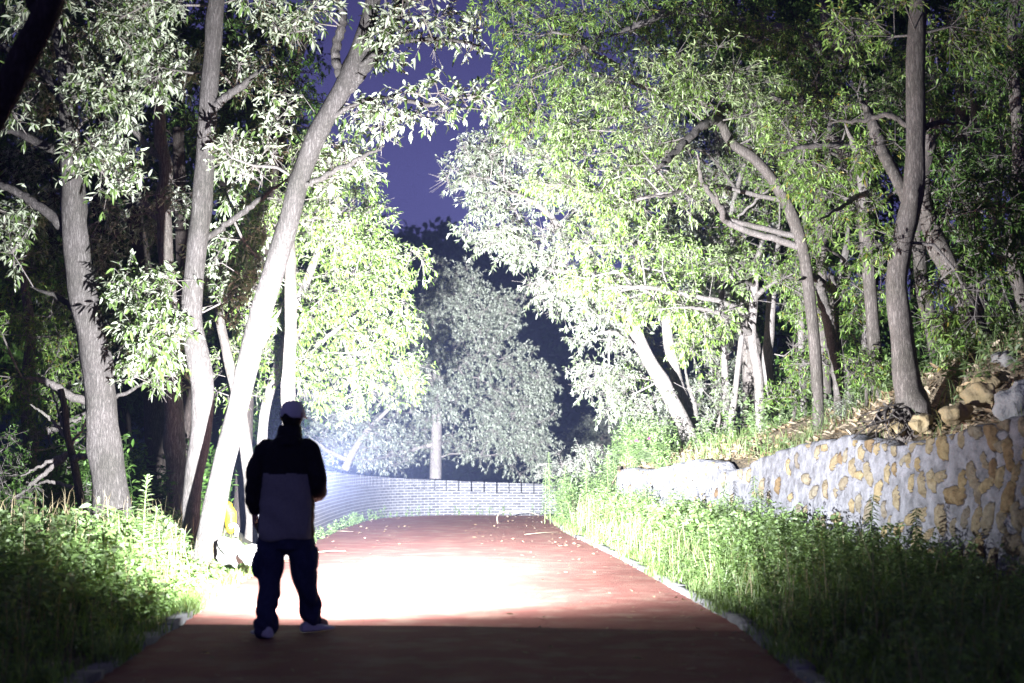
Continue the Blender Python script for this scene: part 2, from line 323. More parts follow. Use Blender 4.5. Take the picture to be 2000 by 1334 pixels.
# ------------------------------------------------------------------ stone retaining wall
def stone_mat():
    m_, n_, b_, o_ = mat('mortared_stone'); at = node(n_, 'ShaderNodeAttribute'); at.attribute_name = 'stone'; sid = node(n_, 'ShaderNodeAttribute'); sid.attribute_name = 'stone_id'
    nz = noise(n_, 14, 6); r_ = ramp(n_, sid.outputs['Fac'], [(0, (.15, .10, .06)), (.25, (.28, .22, .12)), (.5, (.22, .20, .155)), (.75, (.30, .245, .14)), (1, (.18, .16, .13))])
    r2 = ramp(n_, nz.outputs[0], [(.3, (.6, .55, .5)), (.7, (1.15, 1.15, 1.15))]); ml = node(n_, 'ShaderNodeMixRGB'); ml.blend_type = 'MULTIPLY'; ml.inputs[0].default_value = 1
    n_.links.new(r_.outputs[0], ml.inputs[1]); n_.links.new(r2.outputs[0], ml.inputs[2])
    mo = ramp(n_, noise(n_, 7, 6).outputs[0], [(.3, (.11, .11, .118)), (.65, (.26, .26, .285))])
    ad = node(n_, 'ShaderNodeMath'); ad.operation = 'ADD'; n2 = noise(n_, 22, 5); sb = node(n_, 'ShaderNodeMath'); sb.operation = 'MULTIPLY_ADD'; sb.inputs[1].default_value = .22; sb.inputs[2].default_value = -.11
    n_.links.new(n2.outputs[0], sb.inputs[0]); n_.links.new(sb.outputs[0], ad.inputs[0]); n_.links.new(at.outputs['Fac'], ad.inputs[1])
    gt = node(n_, 'ShaderNodeMapRange'); gt.inputs['From Min'].default_value = .46; gt.inputs['From Max'].default_value = .53; n_.links.new(ad.outputs[0], gt.inputs[0])
    edge = ramp(n_, ad.outputs[0], [(.36, (1, 1, 1)), (.44, (.30, .27, .27)), (.50, (.3, .26, .24)), (.60, (1, 1, 1))])
    mx = node(n_, 'ShaderNodeMixRGB'); n_.links.new(gt.outputs[0], mx.inputs[0]); n_.links.new(mo.outputs[0], mx.inputs[1]); n_.links.new(ml.outputs[0], mx.inputs[2])
    m2 = node(n_, 'ShaderNodeMixRGB'); m2.blend_type = 'MULTIPLY'; m2.inputs[0].default_value = .85; n_.links.new(mx.outputs[0], m2.inputs[1]); n_.links.new(edge.outputs[0], m2.inputs[2])
    n_.links.new(m2.outputs[0], b_.inputs['Base Color']); b_.inputs['Roughness'].default_value = .9; b_.inputs['Specular IOR Level'].default_value = .2
    pv_ = bump(n_, b_, noise(n_, 9, 8).outputs[0], 1., .06); bump(n_, b_, noise(n_, 45, 6).outputs[0], .9, .02, pv_); return m_
M['stonewall'] = stone_mat()
def stone_wall(y0, y1, label, slant=False):
    du = .028; nu = int((y1 - y0) / du) + 1; yy = np.linspace(y0, y1, nu); nv = 62
    g = np.random.default_rng(int(y0 * 10))
    # stones scattered on the face, (y, z) space, bigger towards the near end
    st = []
    for _ in range(14000):
        y = g.uniform(y0 - .1, y1 + .1); z = g.uniform(-.1, 2.3); big = np.interp(y, [12, 13.2, 15, 20, 26], [1.25, 1.1, .85, .72, .7])
        a_ = g.uniform(.085, .19) * big; b__ = a_ * g.uniform(.40, .62); th = g.uniform(-.5, .5) + (g.random() < .2) * 1.3; gap = np.interp(y, [12, 13.3, 14.5, 16.5, 18, 26], [.98, 1.08, 1.25, 1.55, 2.2, 2.6])
        if all(math.hypot((y - q[0]) * 1.35, (z - q[1]) * .8) > (a_ + q[2]) * .74 * gap for q in st if abs(q[0] - y) < .8): st.append((y, z, a_, b__, th, g.random()))
        if len(st) > 900: break
    rows = []; sv = []; si = []
    tang = unit(np.array((-.195, 1., 0.))); nrm = np.array((-tang[1], tang[0], 0.)) ; nrm = nrm if nrm[0] < 0 else -nrm
    K = 5
    for iy, y in enumerate(yy):
        zt = float(wtop(y)) - .01 + .012 * math.sin(y * 9) + .008 * math.sin(y * 23)
        end = min((y1 - y), 9) if slant else 9
        zt2 = zt * min(1, .15 + max(0, (y1 - y)) / .35) if slant and y1 - y < .3 else zt
        zz = np.linspace(-.15, zt2, nv)
        best = np.full(nv, 9.); idv = np.zeros(nv)
        for (sy, sz, a_, b__, th, rid) in st:
            if abs(sy - y) > a_ * 1.5: continue
            c_, s_ = math.cos(th), math.sin(th); u = (y - sy); vv = zz - sz
            p = (u * c_ + vv * s_) / b__; q = (-u * s_ + vv * c_) / a_
            d = (np.abs(p) ** 2.4 + np.abs(q) ** 2.4) ** (1 / 2.4) + .10 * np.sin(5 * np.arctan2(q, p) + rid * 30)
            idv = np.where(d < best, rid, idv); best = np.minimum(best, d)
        f = np.clip(1.5 - best, 0, 1); h = .045 * sm(.35, .9, f) - .03 * np.exp(-((best - 1.04) / .09) ** 2) + .02 * sm(1.15, 1.5, best)
        for k in range(nv):
            lean = -.10 * (zz[k]); off = h[k] + .012 * math.sin(y * 3.3 + zz[k] * 4)
            p = np.array((wall_x(y), y, zz[k])) + nrm * (off + .02 + lean * 0.6); rows.append(p); sv.append(f[k]); si.append(idv[k])
        for k, (t_, dz_) in enumerate(((.12, .02), (.24, .02), (.34, -.02), (.36, -.4), (.36, -zt2))):
            p = np.array((wall_x(y), y, zt2 + dz_)) - nrm * t_; p[2] += .015 * math.sin(y * 7 + k); rows.append(p); sv.append(0); si.append(0)
    nc = nv + K; i = np.arange((nu - 1) * (nc - 1)); a = (i // (nc - 1)) * nc + i % (nc - 1)
    F_ = [list(q) for q in np.stack([a, a + nc, a + nc + 1, a + 1], 1)[:, ::-1]]
    F_.append(list(range(nc))); F_.append(list(range((nu - 1) * nc, nu * nc))[::-1])
    c0 = (float(wall_x(y0)), y0, 0)
    o = mk('stone_wall', rows, F_, M['stonewall'], None, True, c0)
    for nm, arr in (('stone', sv), ('stone_id', si)):
        at = o.data.attributes.new(nm, 'FLOAT', 'POINT'); at.data.foreach_set('value', np.array(arr, np.float32))
    tag(o, label, 'wall')
ysplit = float(on_wall(1265, 918)[1])
stone_wall(9.0, ysplit - .03, 'long white-mortared wall of tan stones holding up the wooded bank')
stone_wall(ysplit + .06, float(on_wall(1197, 915)[1]), 'short pale stone wall end standing apart past the notch of the long wall', True)

# ------------------------------------------------------------------ brick wall with merlons at the bend
def brickmat(name):
    m_, n_, b_, o_ = mat(name); t = node(n_, 'ShaderNodeTexCoord'); b = node(n_, 'ShaderNodeTexBrick')
    b.inputs['Color1'].default_value = (.045, .045, .052, 1); b.inputs['Color2'].default_value = (.08, .08, .088, 1); b.inputs['Mortar'].default_value = (.20, .20, .21, 1)
    b.inputs['Scale'].default_value = 1; b.inputs['Brick Width'].default_value = .20; b.inputs['Row Height'].default_value = .062; b.inputs['Mortar Size'].default_value = .008; b.inputs['Mortar Smooth'].default_value = .2
    n_.links.new(t.outputs['UV'], b.inputs[0]); nz = noise(n_, 6, 5); r_ = ramp(n_, nz.outputs[0], [(.3, (.75, .75, .75)), (.7, (1.1, 1.1, 1.1))]); ml = node(n_, 'ShaderNodeMixRGB'); ml.blend_type = 'MULTIPLY'; ml.inputs[0].default_value = .8
    n_.links.new(b.outputs[0], ml.inputs[1]); n_.links.new(r_.outputs[0], ml.inputs[2]); n_.links.new(ml.outputs[0], b_.inputs['Base Color']); b_.inputs['Roughness'].default_value = .9
    bump(n_, b_, b.outputs['Fac'], .5, -.012); return m_
M['brick'] = brickmat('grey_brick')
BW = [(535, 1092, 1.24), (612, 1060, 1.17), (650, 1041, 1.09), (695, 1024, 1.0), (745, 1014, .92), (810, 1010, .86), (900, 1008, .80), (1040, 1008, .74), (1120, 1007, .71), (1200, 1006, .70)]
def gp(px, py):
    p = P(px, py, 10); d = p - np.array((0, 0, CAMZ)); return np.array((0, 0, CAMZ)) + d * (-CAMZ / d[2])
bp = np.array([gp(a_, b__) for a_, b__, _ in BW]); seg = np.concatenate([[0], np.cumsum(np.linalg.norm(np.diff(bp, axis=0), axis=1))])
def catmull(pts, n):
    pts = np.asarray(pts, float); P_ = np.concatenate([[2 * pts[0] - pts[1]], pts, [2 * pts[-1] - pts[-2]]]); o = []
    m_ = len(pts) - 1; ts = np.linspace(0, m_, n)
    for t in ts:
        i = min(int(t), m_ - 1); u = t - i; a, b, c, d = P_[i:i + 4]
        o.append(.5 * ((2 * b) + (-a + c) * u + (2 * a - 5 * b + 4 * c - d) * u * u + (-a + 3 * b - 3 * c + d) * u ** 3))
    return np.array(o)
cur = catmull(np.c_[bp, [q[2] for q in BW]], 400); ln = np.concatenate([[0], np.cumsum(np.linalg.norm(np.diff(cur[:, :2], axis=0), axis=1))]); LEN = ln[-1]
def wpt(s_):
    p = np.array([np.interp(s_, ln, cur[:, k]) for k in (0, 1, 3)]); q = np.array([np.interp(s_ + .05, ln, cur[:, k]) for k in (0, 1)]) - np.array([np.interp(s_ - .05, ln, cur[:, k]) for k in (0, 1)])
    t = q / np.linalg.norm(q); return p, np.array((t[0], t[1], 0)), np.array((-t[1], t[0], 0))   # point(x,y,top), tangent, normal away from the road
bw = empty('brick_wall', (float(bp[3][0]), float(bp[3][1]), 0), 'low grey brick wall with a row of merlons curving round the end of the road', 'wall')
def boxrow(ss, lo_f, hi_f, d0, d1, name, parent, nz_=2):
    V = []; UV = []
    for s_ in ss:
        p, t, nn = wpt(s_); z0, z1 = lo_f(p[2]), hi_f(p[2])
        for (d, z) in ((d0, z0), (d0, z1), (d1, z1), (d1, z0)):
            V.append((p[0] + nn[0] * d, p[1] + nn[1] * d, z)); UV.append((s_ + (d - d0) * (1 if d > d0 else 0), z + (d - d0)))
    n = len(ss); Fs = [[k * 4 + q, (k + 1) * 4 + q, (k + 1) * 4 + (q + 1) % 4, k * 4 + (q + 1) % 4] for k in range(n - 1) for q in range(4)]
    Fs += [[0, 1, 2, 3], [4 * n - 1, 4 * n - 2, 4 * n - 3, 4 * n - 4]]
    o = mk(name, V, Fs, M['brick'], parent, False); uv = o.data.uv_layers.new(name='uv')
    for l in o.data.loops: uv.data[l.index].uv = UV[l.vertex_index]
    bv = o.modifiers.new('bevel', 'BEVEL'); bv.width = .008; bv.segments = 2; bv.limit_method = 'ANGLE'
    return o
boxrow(np.linspace(0.1, LEN - .1, 90), lambda t: -.2, lambda t: t - .23, 0, .24, 'wall_base', bw)
s_ = .12
while s_ < LEN - .4:
    wd = .262 + random.uniform(-.008, .008)
    hh = random.uniform(-.006, .006)
    boxrow([s_, s_ + wd / 2, s_ + wd], lambda t: t - .227, lambda t: t + hh, .01, .20, 'merlon', bw); s_ += wd + random.uniform(.018, .030)

# ------------------------------------------------------------------ trees
def blob_points(blobs, g):
    out_ = []
    for (px, py, D, rx, ry, rD, n) in blobs:
        c = P(px, py, D); k = unit(g.normal(size=(n, 3))) * (g.random((n, 1)) ** .42)
        out_.append(c + k * np.array((rx * D / F, rD, ry * D / F)))
    return np.concatenate(out_)
def grow(nodes, par, rad0, att, g, pathw=.35, step=.3):
    """join every attractor to the nearest node by a slightly arched shoot"""
    N = [np.asarray(q, float) for q in nodes]; Pn = list(par); base = len(N)
    arr = np.zeros((base + len(att) * 16, 3)); arr[:base] = nodes; plen = np.zeros(len(arr)); cnt = base
    d0 = np.array([np.min(np.linalg.norm(arr[:base] - a, axis=1)) for a in att]); tips = {}
    for k in np.argsort(d0):
        a = att[k]; d = np.linalg.norm(arr[:cnt] - a, axis=1); up = (arr[:cnt, 2] - a[2]).clip(0) * .5
        j = int(np.argmin(d + pathw * plen[:cnt] + up)); dist = d[j]; n = max(1, min(14, int(dist / step)))
        s_ = arr[j]; prev = j; side = g.normal(size=3) * .07 * dist
        for i in range(1, n + 1):
            t = i / n; p = s_ + (a - s_) * t + side * math.sin(math.pi * t) + np.array((0, 0, .10 * dist * math.sin(math.pi * t) * .9))
            if i < n: p = p + g.normal(size=3) * .025 * min(dist, 1.2)
            arr[cnt] = p; plen[cnt] = plen[prev] + np.linalg.norm(p - arr[prev]); Pn.append(prev); prev = cnt; cnt += 1
        tips[k] = (prev, unit(a - arr[Pn[prev]]))
    return arr[:cnt], Pn, base, tips
def make_tree(spec):
    g = np.random.default_rng(spec['seed']); D = spec['D']; trunks = spec['trunk']; kind = spec.get('name', 'tree')
    bark_ = M['bark_t' if spec.get('bark') == 'bark_l' and D > 20 else spec.get('bark', 'bark_r')]; leaf = M[spec.get('leaf', 'leaf_r')]
    tr = spec['trunk']; D2 = spec.get('D2', D)
    n0 = len(tr); pts = np.array([P(q[0], q[1], D + (D2 - D) * i / max(1, n0 - 1)) for i, q in enumerate(tr)]); rr = np.array([q[2] * D / F for q in tr])
    b0 = pts[0].copy(); gz = spec.get('gz')
    if gz is None: gz = bank_at(b0[0], b0[1]) if b0[0] > wall_x(b0[1]) - .5 else float(ground_z(b0[0], b0[1]))
    if b0[2] > gz - .1:  # run the trunk down into the ground
        ext = b0 + (b0 - pts[1]) * 0 ; ext[2] = gz - .15; pts = np.concatenate([[ext], pts]); rr = np.concatenate([[rr[0] * 1.1], rr])
    root = empty(kind, (float(pts[0][0]), float(pts[0][1]), gz), spec['label'], spec.get('cat', 'tree'), spec.get('group'))
    n = max(24, int(np.sum(np.linalg.norm(np.diff(pts, axis=0), axis=1)) / .12)); cur = catmull(np.c_[pts, rr], n)
    cur[:, :3] += np.stack([np.sin(np.arange(n) * .21 + spec['seed']) * .02, np.zeros(n), np.zeros(n)], 1)
    W_ = Wood(); W_.tube(cur[:, :3], np.abs(cur[:, 3]) + .004, 20, .085, spec['seed'], .3, int(n / 7)); W_.build('trunk', bark_, root)
    nodes = list(cur[::3, :3]); rads = list(cur[::3, 3]); par = [-1] + list(range(len(nodes) - 1))
    start = int(len(nodes) * spec.get('bare', .25))
    gn = nodes[start:]; gp_ = [-1] + list(range(len(gn) - 1)); gr = rads[start:]
    for lb in spec.get('limbs', []):
        dl = lb[0]; dl = dl - (1.4 if D > 18 and tr[0][0] > 1100 else 0)
        q = np.array([P(a, b, D + dl * i / (len(lb[1]) - 1)) for i, (a, b, c) in enumerate(lb[1])]); lr = np.array([c * D / F for a, b, c in lb[1]])
        dd = np.linalg.norm(cur[:, :3] - q[0], axis=1)
        if not lb[2:]: j = int(np.argmin(dd)); q[0] = cur[j, :3]
        else:   # a limb whose root is out of sight: carry it back to the trunk
            j = int(np.argmin(dd + 1.2 * (cur[:, 2] - q[0][2] + .3 * dd.min()).clip(0))); q = np.concatenate([[cur[j, :3]], q]); lr = np.concatenate([[lr[0] * 1.15], lr])
        lr[-1] = .006; lc = catmull(np.c_[q, lr], 8 * len(q)); lc[1:-1, :3] += g.normal(size=(len(lc) - 2, 3)) * .008
        Wl = Wood(); Wl.tube(lc[:, :3], np.abs(lc[:, 3]) + .003, 9, .025, spec['seed']); Wl.build('limb', M['bark_t'] if (D > 18 and spec.get('bark') != 'bark_d') else bark_, root)
        if not spec.get('barelimbs'):
            b0_ = len(gn); j = int(np.argmin(np.linalg.norm(np.array(gn) - q[0], axis=1))); gn += list(lc[4::3, :3]); gr += list(lc[4::3, 3]); gp_ += [j] + list(range(b0_, len(gn) - 1))
    if not spec['blobs']: return root
    att = blob_points(spec['blobs'], g); gbase = len(gn)
    arr, Pn, base, tips = grow(gn, gp_, gr, att, g, spec.get('pathw', .35))
    cnt = np.zeros(len(arr)); Pn = np.array(Pn)
    haschild = np.zeros(len(arr), bool); haschild[Pn[Pn >= 0]] = True; cnt[~haschild] = 1
    for i in range(len(arr) - 1, base - 1, -1):
        if Pn[i] >= base: cnt[Pn[i]] += cnt[i]
    rad = .0062 * np.maximum(cnt, 1) ** .50; rad = np.minimum(rad, .08)
    # chains
    kids = [[] for _ in arr]
    for i in range(base, len(arr)): kids[Pn[i]].append(i)
    Wb = Wood(); stack = [(p, k) for p in range(base) for k in kids[p]]
    while stack:
        p, c = stack.pop(); ch = [p, c]; x = c
        while kids[x]:
            ks = sorted(kids[x], key=lambda q: -cnt[q])
            stack += [(x, q) for q in ks[1:]]; x = ks[0]; ch.append(x)
        rc = rad[ch].copy(); rc[0] = rad[c]; Wb.tube(arr[ch], rc, 6 if rc[0] > .012 else 4)
    # sprays
    LS = spec.get('ls', .60 if D > 17.5 else .70); lt_ = int(spec.get('nl', 34) * spec.get('dens', 2.2)); K = spec.get('twigs', 6) + 3; LL = spec.get('L', .13) * LS; WW = spec.get('W', .038) * LS * .88; sp = spec.get('spread', .34) * .88
    ids = list(tips.keys()); tp = np.array([arr[tips[k][0]] for k in ids]); td = np.array([tips[k][1] for k in ids]); nA = len(ids)
    tw = unit(td[:, None] * .8 + g.normal(size=(nA, K, 3)) * .75 + np.array((0, 0, .05))); tl = g.uniform(.5, 1.15, (nA, K, 1)) * sp
    te = tp[:, None] + tw * tl - np.array((0, 0, .25)) * tl * g.random((nA, K, 1))
    Wb.prisms(np.repeat(tp, K, 0), te.reshape(-1, 3), .0045)
    Wb.build('branchwork', M['bark_t'] if spec.get('bark') != 'bark_d' else bark_, root)
    mL = max(3, lt_ // K); f = g.uniform(.25, 1.02, (nA, K, mL, 1)); f[:, :, : mL // 2] = g.uniform(.85, 1.02, (nA, K, mL // 2, 1))
    B = tp[:, None, None] + (te - tp[:, None])[:, :, None] * f; dr = spec.get('droop', .45) * .55
    A = unit(unit(te - tp[:, None])[:, :, None] * .55 + g.normal(size=B.shape) * .62 + np.array((0, 0, -dr)))
    U = unit(g.normal(size=B.shape) * .45 + np.array((0, -.1, 1))); keep = g.random(nA) > spec.get('leafless', .14); B, A, U = B[keep], A[keep], U[keep]; nn = B.size // 3
    V, Fq = leafmesh(B.reshape(-1, 3), A.reshape(-1, 3), U.reshape(-1, 3), LL * (.42 + .95 * g.random(nn) ** .8), WW * g.uniform(.7, 1.2, nn), .3, .18)
    mk('crown', V, Fq, leaf, root, False)
    return root
TREES = []
def T(label, D, trunk, blobs, **k):
    TREES.append(dict(label=label, D=D, trunk=trunk, blobs=blobs, seed=len(TREES) * 13 + 5, **k))
# --- left of the road
T('broad pale trunk farthest left above the lit grass, one bare limb reaching left', 17, [(228, 1060, 34), (212, 930, 32), (196, 800, 29), (180, 680, 27), (160, 560, 26), (150, 450, 24), (142, 350, 22), (132, 240, 18), (126, 130, 15), (105, 20, 12), (95, -80, 9)],
  [(120, 70, 17.6, 110, 70, .7, 20), (30, 180, 17.4, 70, 80, .8, 14), (205, 190, 16.6, 60, 60, .6, 14), (190, 320, 16.3, 60, 50, .7, 12), (30, 450, 18, 70, 70, .8, 18), (250, 60, 17, 80, 50, .7, 12), (290, 700, 17.2, 55, 70, .5, 22), (255, 610, 17.1, 55, 60, .5, 16), (170, -20, 16, 150, 50, 1, 16)],
  bark='bark_l', leaf='leaf_l', L=.135, W=.048, bare=.35, limbs=[(0.6, [(148, 465, 13), (100, 420, 10), (50, 385, 8), (-10, 355, 6), (-70, 330, 4)]), (.8, [(128, 205, 9), (90, 150, 8), (30, 110, 7), (-30, 60, 6)]), (.8, [(150, 300, 9), (90, 285, 9), (30, 258, 7), (-30, 245, 5)]), (.7, [(172, 640, 8), (130, 590, 6), (60, 560, 4)]), (-.3, [(205, 640, 5), (240, 625, 4), (275, 622, 3)]), (.5, [(195, 780, 4), (200, 785, 4), (262, 760, 3), (300, 730, 2)])])
T('upright pale trunk bowed towards the leaning tree, second pale trunk from the left', 16.5, [(370, 1065, 15), (374, 950, 17), (391, 830, 20), (394, 740, 22), (378, 620, 20), (385, 500, 19), (393, 380, 19), (400, 270, 18), (408, 170, 17), (420, 60, 16), (430, -60, 14)],
  [(310, 640, 16.2, 50, 60, .5, 22), (295, 570, 16.4, 70, 50, .6, 20), (450, 480, 17.6, 60, 50, .5, 14), (330, 120, 17.5, 60, 70, .6, 16), (480, 130, 17.5, 50, 80, .6, 12), (320, 20, 17.2, 70, 40, .6, 12), (480, 570, 17.6, 60, 50, .6, 12), (520, 20, 17.4, 60, 40, .6, 9), (460, 330, 17.6, 50, 60, .6, 12)],
  bark='bark_l', leaf='leaf_l', L=.14, W=.05, bare=.35, limbs=[(-.2, [(398, 215, 9), (440, 190, 8), (480, 160, 6), (520, 130, 4)]), (.5, [(390, 470, 7), (440, 440, 6), (500, 395, 5), (560, 350, 3)]), (.4, [(385, 560, 5), (350, 600, 4), (315, 640, 3)])])
T('big pale tree leaning right over the road, forked high up', 15.5, [(403, 1085, 25), (418, 980, 22), (441, 880, 20), (474, 750, 20), (503, 640, 21), (535, 540, 20), (564, 440, 20), (584, 350, 19), (612, 270, 19), (648, 205, 18), (675, 160, 18), (700, 105, 17), (722, 40, 15), (745, -60, 13)],
  [(800, 40, 15, 100, 35, .9, 16), (890, 60, 15, 90, 28, .7, 9), (750, 100, 15.3, 50, 40, .6, 7), (870, 178, 14.8, 80, 16, .6, 8), (810, 205, 15, 80, 22, .6, 9), (750, 235, 15.3, 45, 35, .5, 8), (690, 225, 15.9, 40, 25, .4, 5), (655, 320, 15.9, 65, 45, .5, 16), (580, 60, 15.4, 50, 50, .7, 8), (640, 30, 15.2, 40, 40, .6, 7), (490, 300, 16.2, 60, 60, .6, 16), (540, 230, 16.1, 50, 50, .5, 10), (930, 215, 14.7, 30, 14, .5, 4), (770, -30, 15, 150, 30, .8, 9)],
  bark='bark_l', leaf='leaf_l', L=.135, W=.047, bare=.45, droop=.15, nl=26, twigs=4, spread=.26, dens=1.5,
  limbs=[(.1, [(655, 190, 15), (690, 160, 14), (735, 100, 13), (775, 30, 12), (810, -50, 10)]), (-.3, [(690, 150, 6), (750, 95, 5), (800, 60, 4), (850, 40, 3)]), (-.5, [(740, 120, 5), (800, 80, 4), (880, 78, 3), (940, 90, 2)]), (-.4, [(640, 240, 5), (700, 200, 4), (760, 190, 4), (840, 205, 3), (900, 190, 2)]), (-.3, [(585, 380, 5), (640, 340, 5), (700, 310, 4), (750, 285, 2)]), (.1, [(668, 170, 9), (655, 110, 9), (668, 40, 8), (655, -20, 7)])])
T('thin grey trunk with a kinked top standing behind the two left pale trunks', 20, [(345, 1020, 20), (342, 900, 19), (338, 780, 18), (334, 600, 14), (325, 480, 14), (318, 380, 13), (322, 330, 12), (312, 270, 12), (312, 200, 11), (296, 150, 10), (285, 60, 8)],
  [(300, 130, 20, 90, 60, 1, 22), (240, 300, 20.5, 80, 60, 1, 22), (330, 380, 20, 50, 60, .8, 12), (250, 420, 20.5, 80, 60, .9, 20), (200, 500, 21, 60, 60, .9, 14)],
  bark='bark_r', leaf='leaf_w', L=.12, W=.04, bare=.4, limbs=[(1, [(330, 430, 8), (270, 390, 8), (220, 340, 7), (170, 330, 5)]), (1, [(322, 330, 6), (260, 250, 6), (215, 190, 6), (190, 120, 5)])])
T('slim straight grey trunk rising directly above the man with the cap', 19, [(563, 1040, 14), (564, 900, 13), (566, 760, 12), (570, 640, 11), (565, 520, 11), (560, 430, 10), (575, 330, 7)],
  [(600, 330, 19, 70, 60, .7, 18), (540, 420, 19, 60, 50, .7, 14), (630, 440, 19.3, 60, 50, .7, 14)], bark='bark_r', leaf='leaf_g', L=.12, W=.036, bare=.55, gz=0.0)
T('slender trunk crossing behind the foot of the big leaning tree', 21, [(492, 1010, 13), (486, 920, 12), (472, 800, 11), (445, 690, 9), (425, 600, 8), (432, 500, 6)],
  [(430, 560, 21, 60, 50, .8, 14), (480, 660, 21.5, 60, 60, .8, 16), (450, 760, 22, 50, 70, .6, 14)], bark='bark_r', leaf='leaf_g', L=.11, W=.034, bare=.5, limbs=[(.6, [(458, 740, 6), (500, 690, 6), (530, 640, 5), (550, 600, 4)])])
T('small sapling of bare forked twigs left of the broad pale trunk', 18.3, [(160, 1010, 7), (146, 910, 7), (134, 850, 6), (130, 800, 6), (118, 760, 5)],
  [], bark='bark_l', limbs=[(.3, [(136, 880, 5), (80, 930, 4), (20, 980, 3)]), (.2, [(136, 890, 5), (90, 905, 3), (40, 930, 3)]), (.1, [(134, 860, 3), (100, 820, 3), (60, 790, 2)]), (.1, [(132, 850, 3), (112, 800, 2), (96, 750, 2)]), (-.2, [(140, 895, 7), (160, 892, 6), (190, 893, 5)]), (.3, [(150, 955, 4), (100, 940, 3), (60, 950, 2)]), (.1, [(140, 870, 3), (160, 840, 2), (176, 800, 2)])])
T('green wall of drooping leaves behind the leaning tree beside the far brick wall', 24, [(515, 1010, 10), (514, 900, 10), (518, 800, 9), (545, 700, 9), (580, 600, 8), (620, 500, 7), (650, 400, 5)],
  [(660, 330, 24, 80, 60, 1, 26), (720, 400, 24, 60, 70, 1, 22), (620, 460, 23.5, 90, 70, 1, 30), (700, 520, 24, 90, 70, 1.2, 34), (770, 520, 24.5, 60, 50, .8, 18), (620, 600, 24, 90, 60, 1.2, 30), (700, 640, 24.5, 80, 60, 1.2, 30), (610, 720, 24, 60, 60, 1, 20), (690, 750, 25, 80, 60, 1, 24), (770, 620, 25, 50, 50, .8, 14), (540, 560, 24, 60, 60, 1, 16), (780, 720, 26, 50, 60, .7, 14), (540, 680, 24, 50, 70, 1, 16)],
  bark='bark_l', leaf='leaf_g', L=.15, W=.042, bare=.3, droop=.7, spread=.42, nl=44, twigs=7, gz=-.6,
  limbs=[(.8, [(540, 720, 7), (590, 640, 6), (640, 560, 5), (690, 540, 3)]), (.6, [(530, 760, 6), (590, 700, 5), (650, 650, 4), (720, 600, 3)])])
T('dim leafy tree filling the far left edge at mid height', 21.5, [(70, 1030, 12), (62, 900, 12), (48, 760, 11), (60, 640, 9), (40, 500, 7)],
  [(50, 640, 21, 80, 60, 1.2, 30), (110, 560, 22, 60, 50, 1, 20), (40, 760, 21, 80, 60, 1, 30), (110, 700, 22, 60, 60, 1, 20), (30, 520, 22, 60, 50, 1, 16), (130, 800, 22, 50, 60, .8, 14)],
  bark='bark_r', leaf='leaf_r', L=.12, W=.032, bare=.2, droop=.6, gz=-.8, limbs=[(-.5, [(190, 800, 8), (140, 775, 8), (90, 745, 6), (30, 735, 5)], 1)])
T('low dark bushy tree at the far left edge behind the tall grass', 20, [(40, 1050, 9), (46, 980, 8), (60, 920, 6), (70, 860, 4)],
  [(40, 880, 20, 70, 60, .9, 24), (110, 900, 20.5, 60, 50, .8, 16), (90, 970, 19.5, 80, 50, .8, 22), (20, 960, 19, 60, 60, .8, 18), (170, 970, 20, 50, 40, .6, 10)], bark='bark_r', leaf='leaf_d', L=.10, W=.028, bare=.1, gz=-.5)
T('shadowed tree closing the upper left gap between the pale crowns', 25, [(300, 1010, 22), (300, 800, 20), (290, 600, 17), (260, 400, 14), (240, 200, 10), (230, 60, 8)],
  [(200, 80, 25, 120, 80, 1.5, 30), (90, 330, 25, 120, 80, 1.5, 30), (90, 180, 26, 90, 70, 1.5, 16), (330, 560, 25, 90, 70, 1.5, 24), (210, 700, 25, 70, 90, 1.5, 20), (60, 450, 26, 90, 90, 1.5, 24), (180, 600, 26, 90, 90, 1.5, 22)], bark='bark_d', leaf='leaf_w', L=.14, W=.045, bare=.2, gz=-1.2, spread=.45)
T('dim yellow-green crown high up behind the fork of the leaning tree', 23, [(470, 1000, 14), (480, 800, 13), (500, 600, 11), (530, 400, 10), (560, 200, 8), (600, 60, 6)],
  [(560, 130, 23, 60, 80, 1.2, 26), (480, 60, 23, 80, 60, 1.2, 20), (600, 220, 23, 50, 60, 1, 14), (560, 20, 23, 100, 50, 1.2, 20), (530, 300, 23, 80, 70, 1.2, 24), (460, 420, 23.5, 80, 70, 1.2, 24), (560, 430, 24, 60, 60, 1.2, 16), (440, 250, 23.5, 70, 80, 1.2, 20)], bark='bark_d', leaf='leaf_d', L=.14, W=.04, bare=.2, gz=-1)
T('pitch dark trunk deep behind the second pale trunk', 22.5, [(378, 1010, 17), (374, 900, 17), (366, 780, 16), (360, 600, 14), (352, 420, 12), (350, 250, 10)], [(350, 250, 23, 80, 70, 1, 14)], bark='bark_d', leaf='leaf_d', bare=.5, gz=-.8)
T('black unlit branchy tree leaning in front of the top left corner', 7.5, [(-330, 1300, 60), (-280, 900, 52), (-200, 560, 42), (-90, 340, 34), (-10, 210, 28), (50, 110, 27), (100, 20, 26), (130, -80, 24)], [], bark='bark_d', limbs=[(.2, [(90, 30, 14), (60, -5, 14), (40, -60, 12)])])
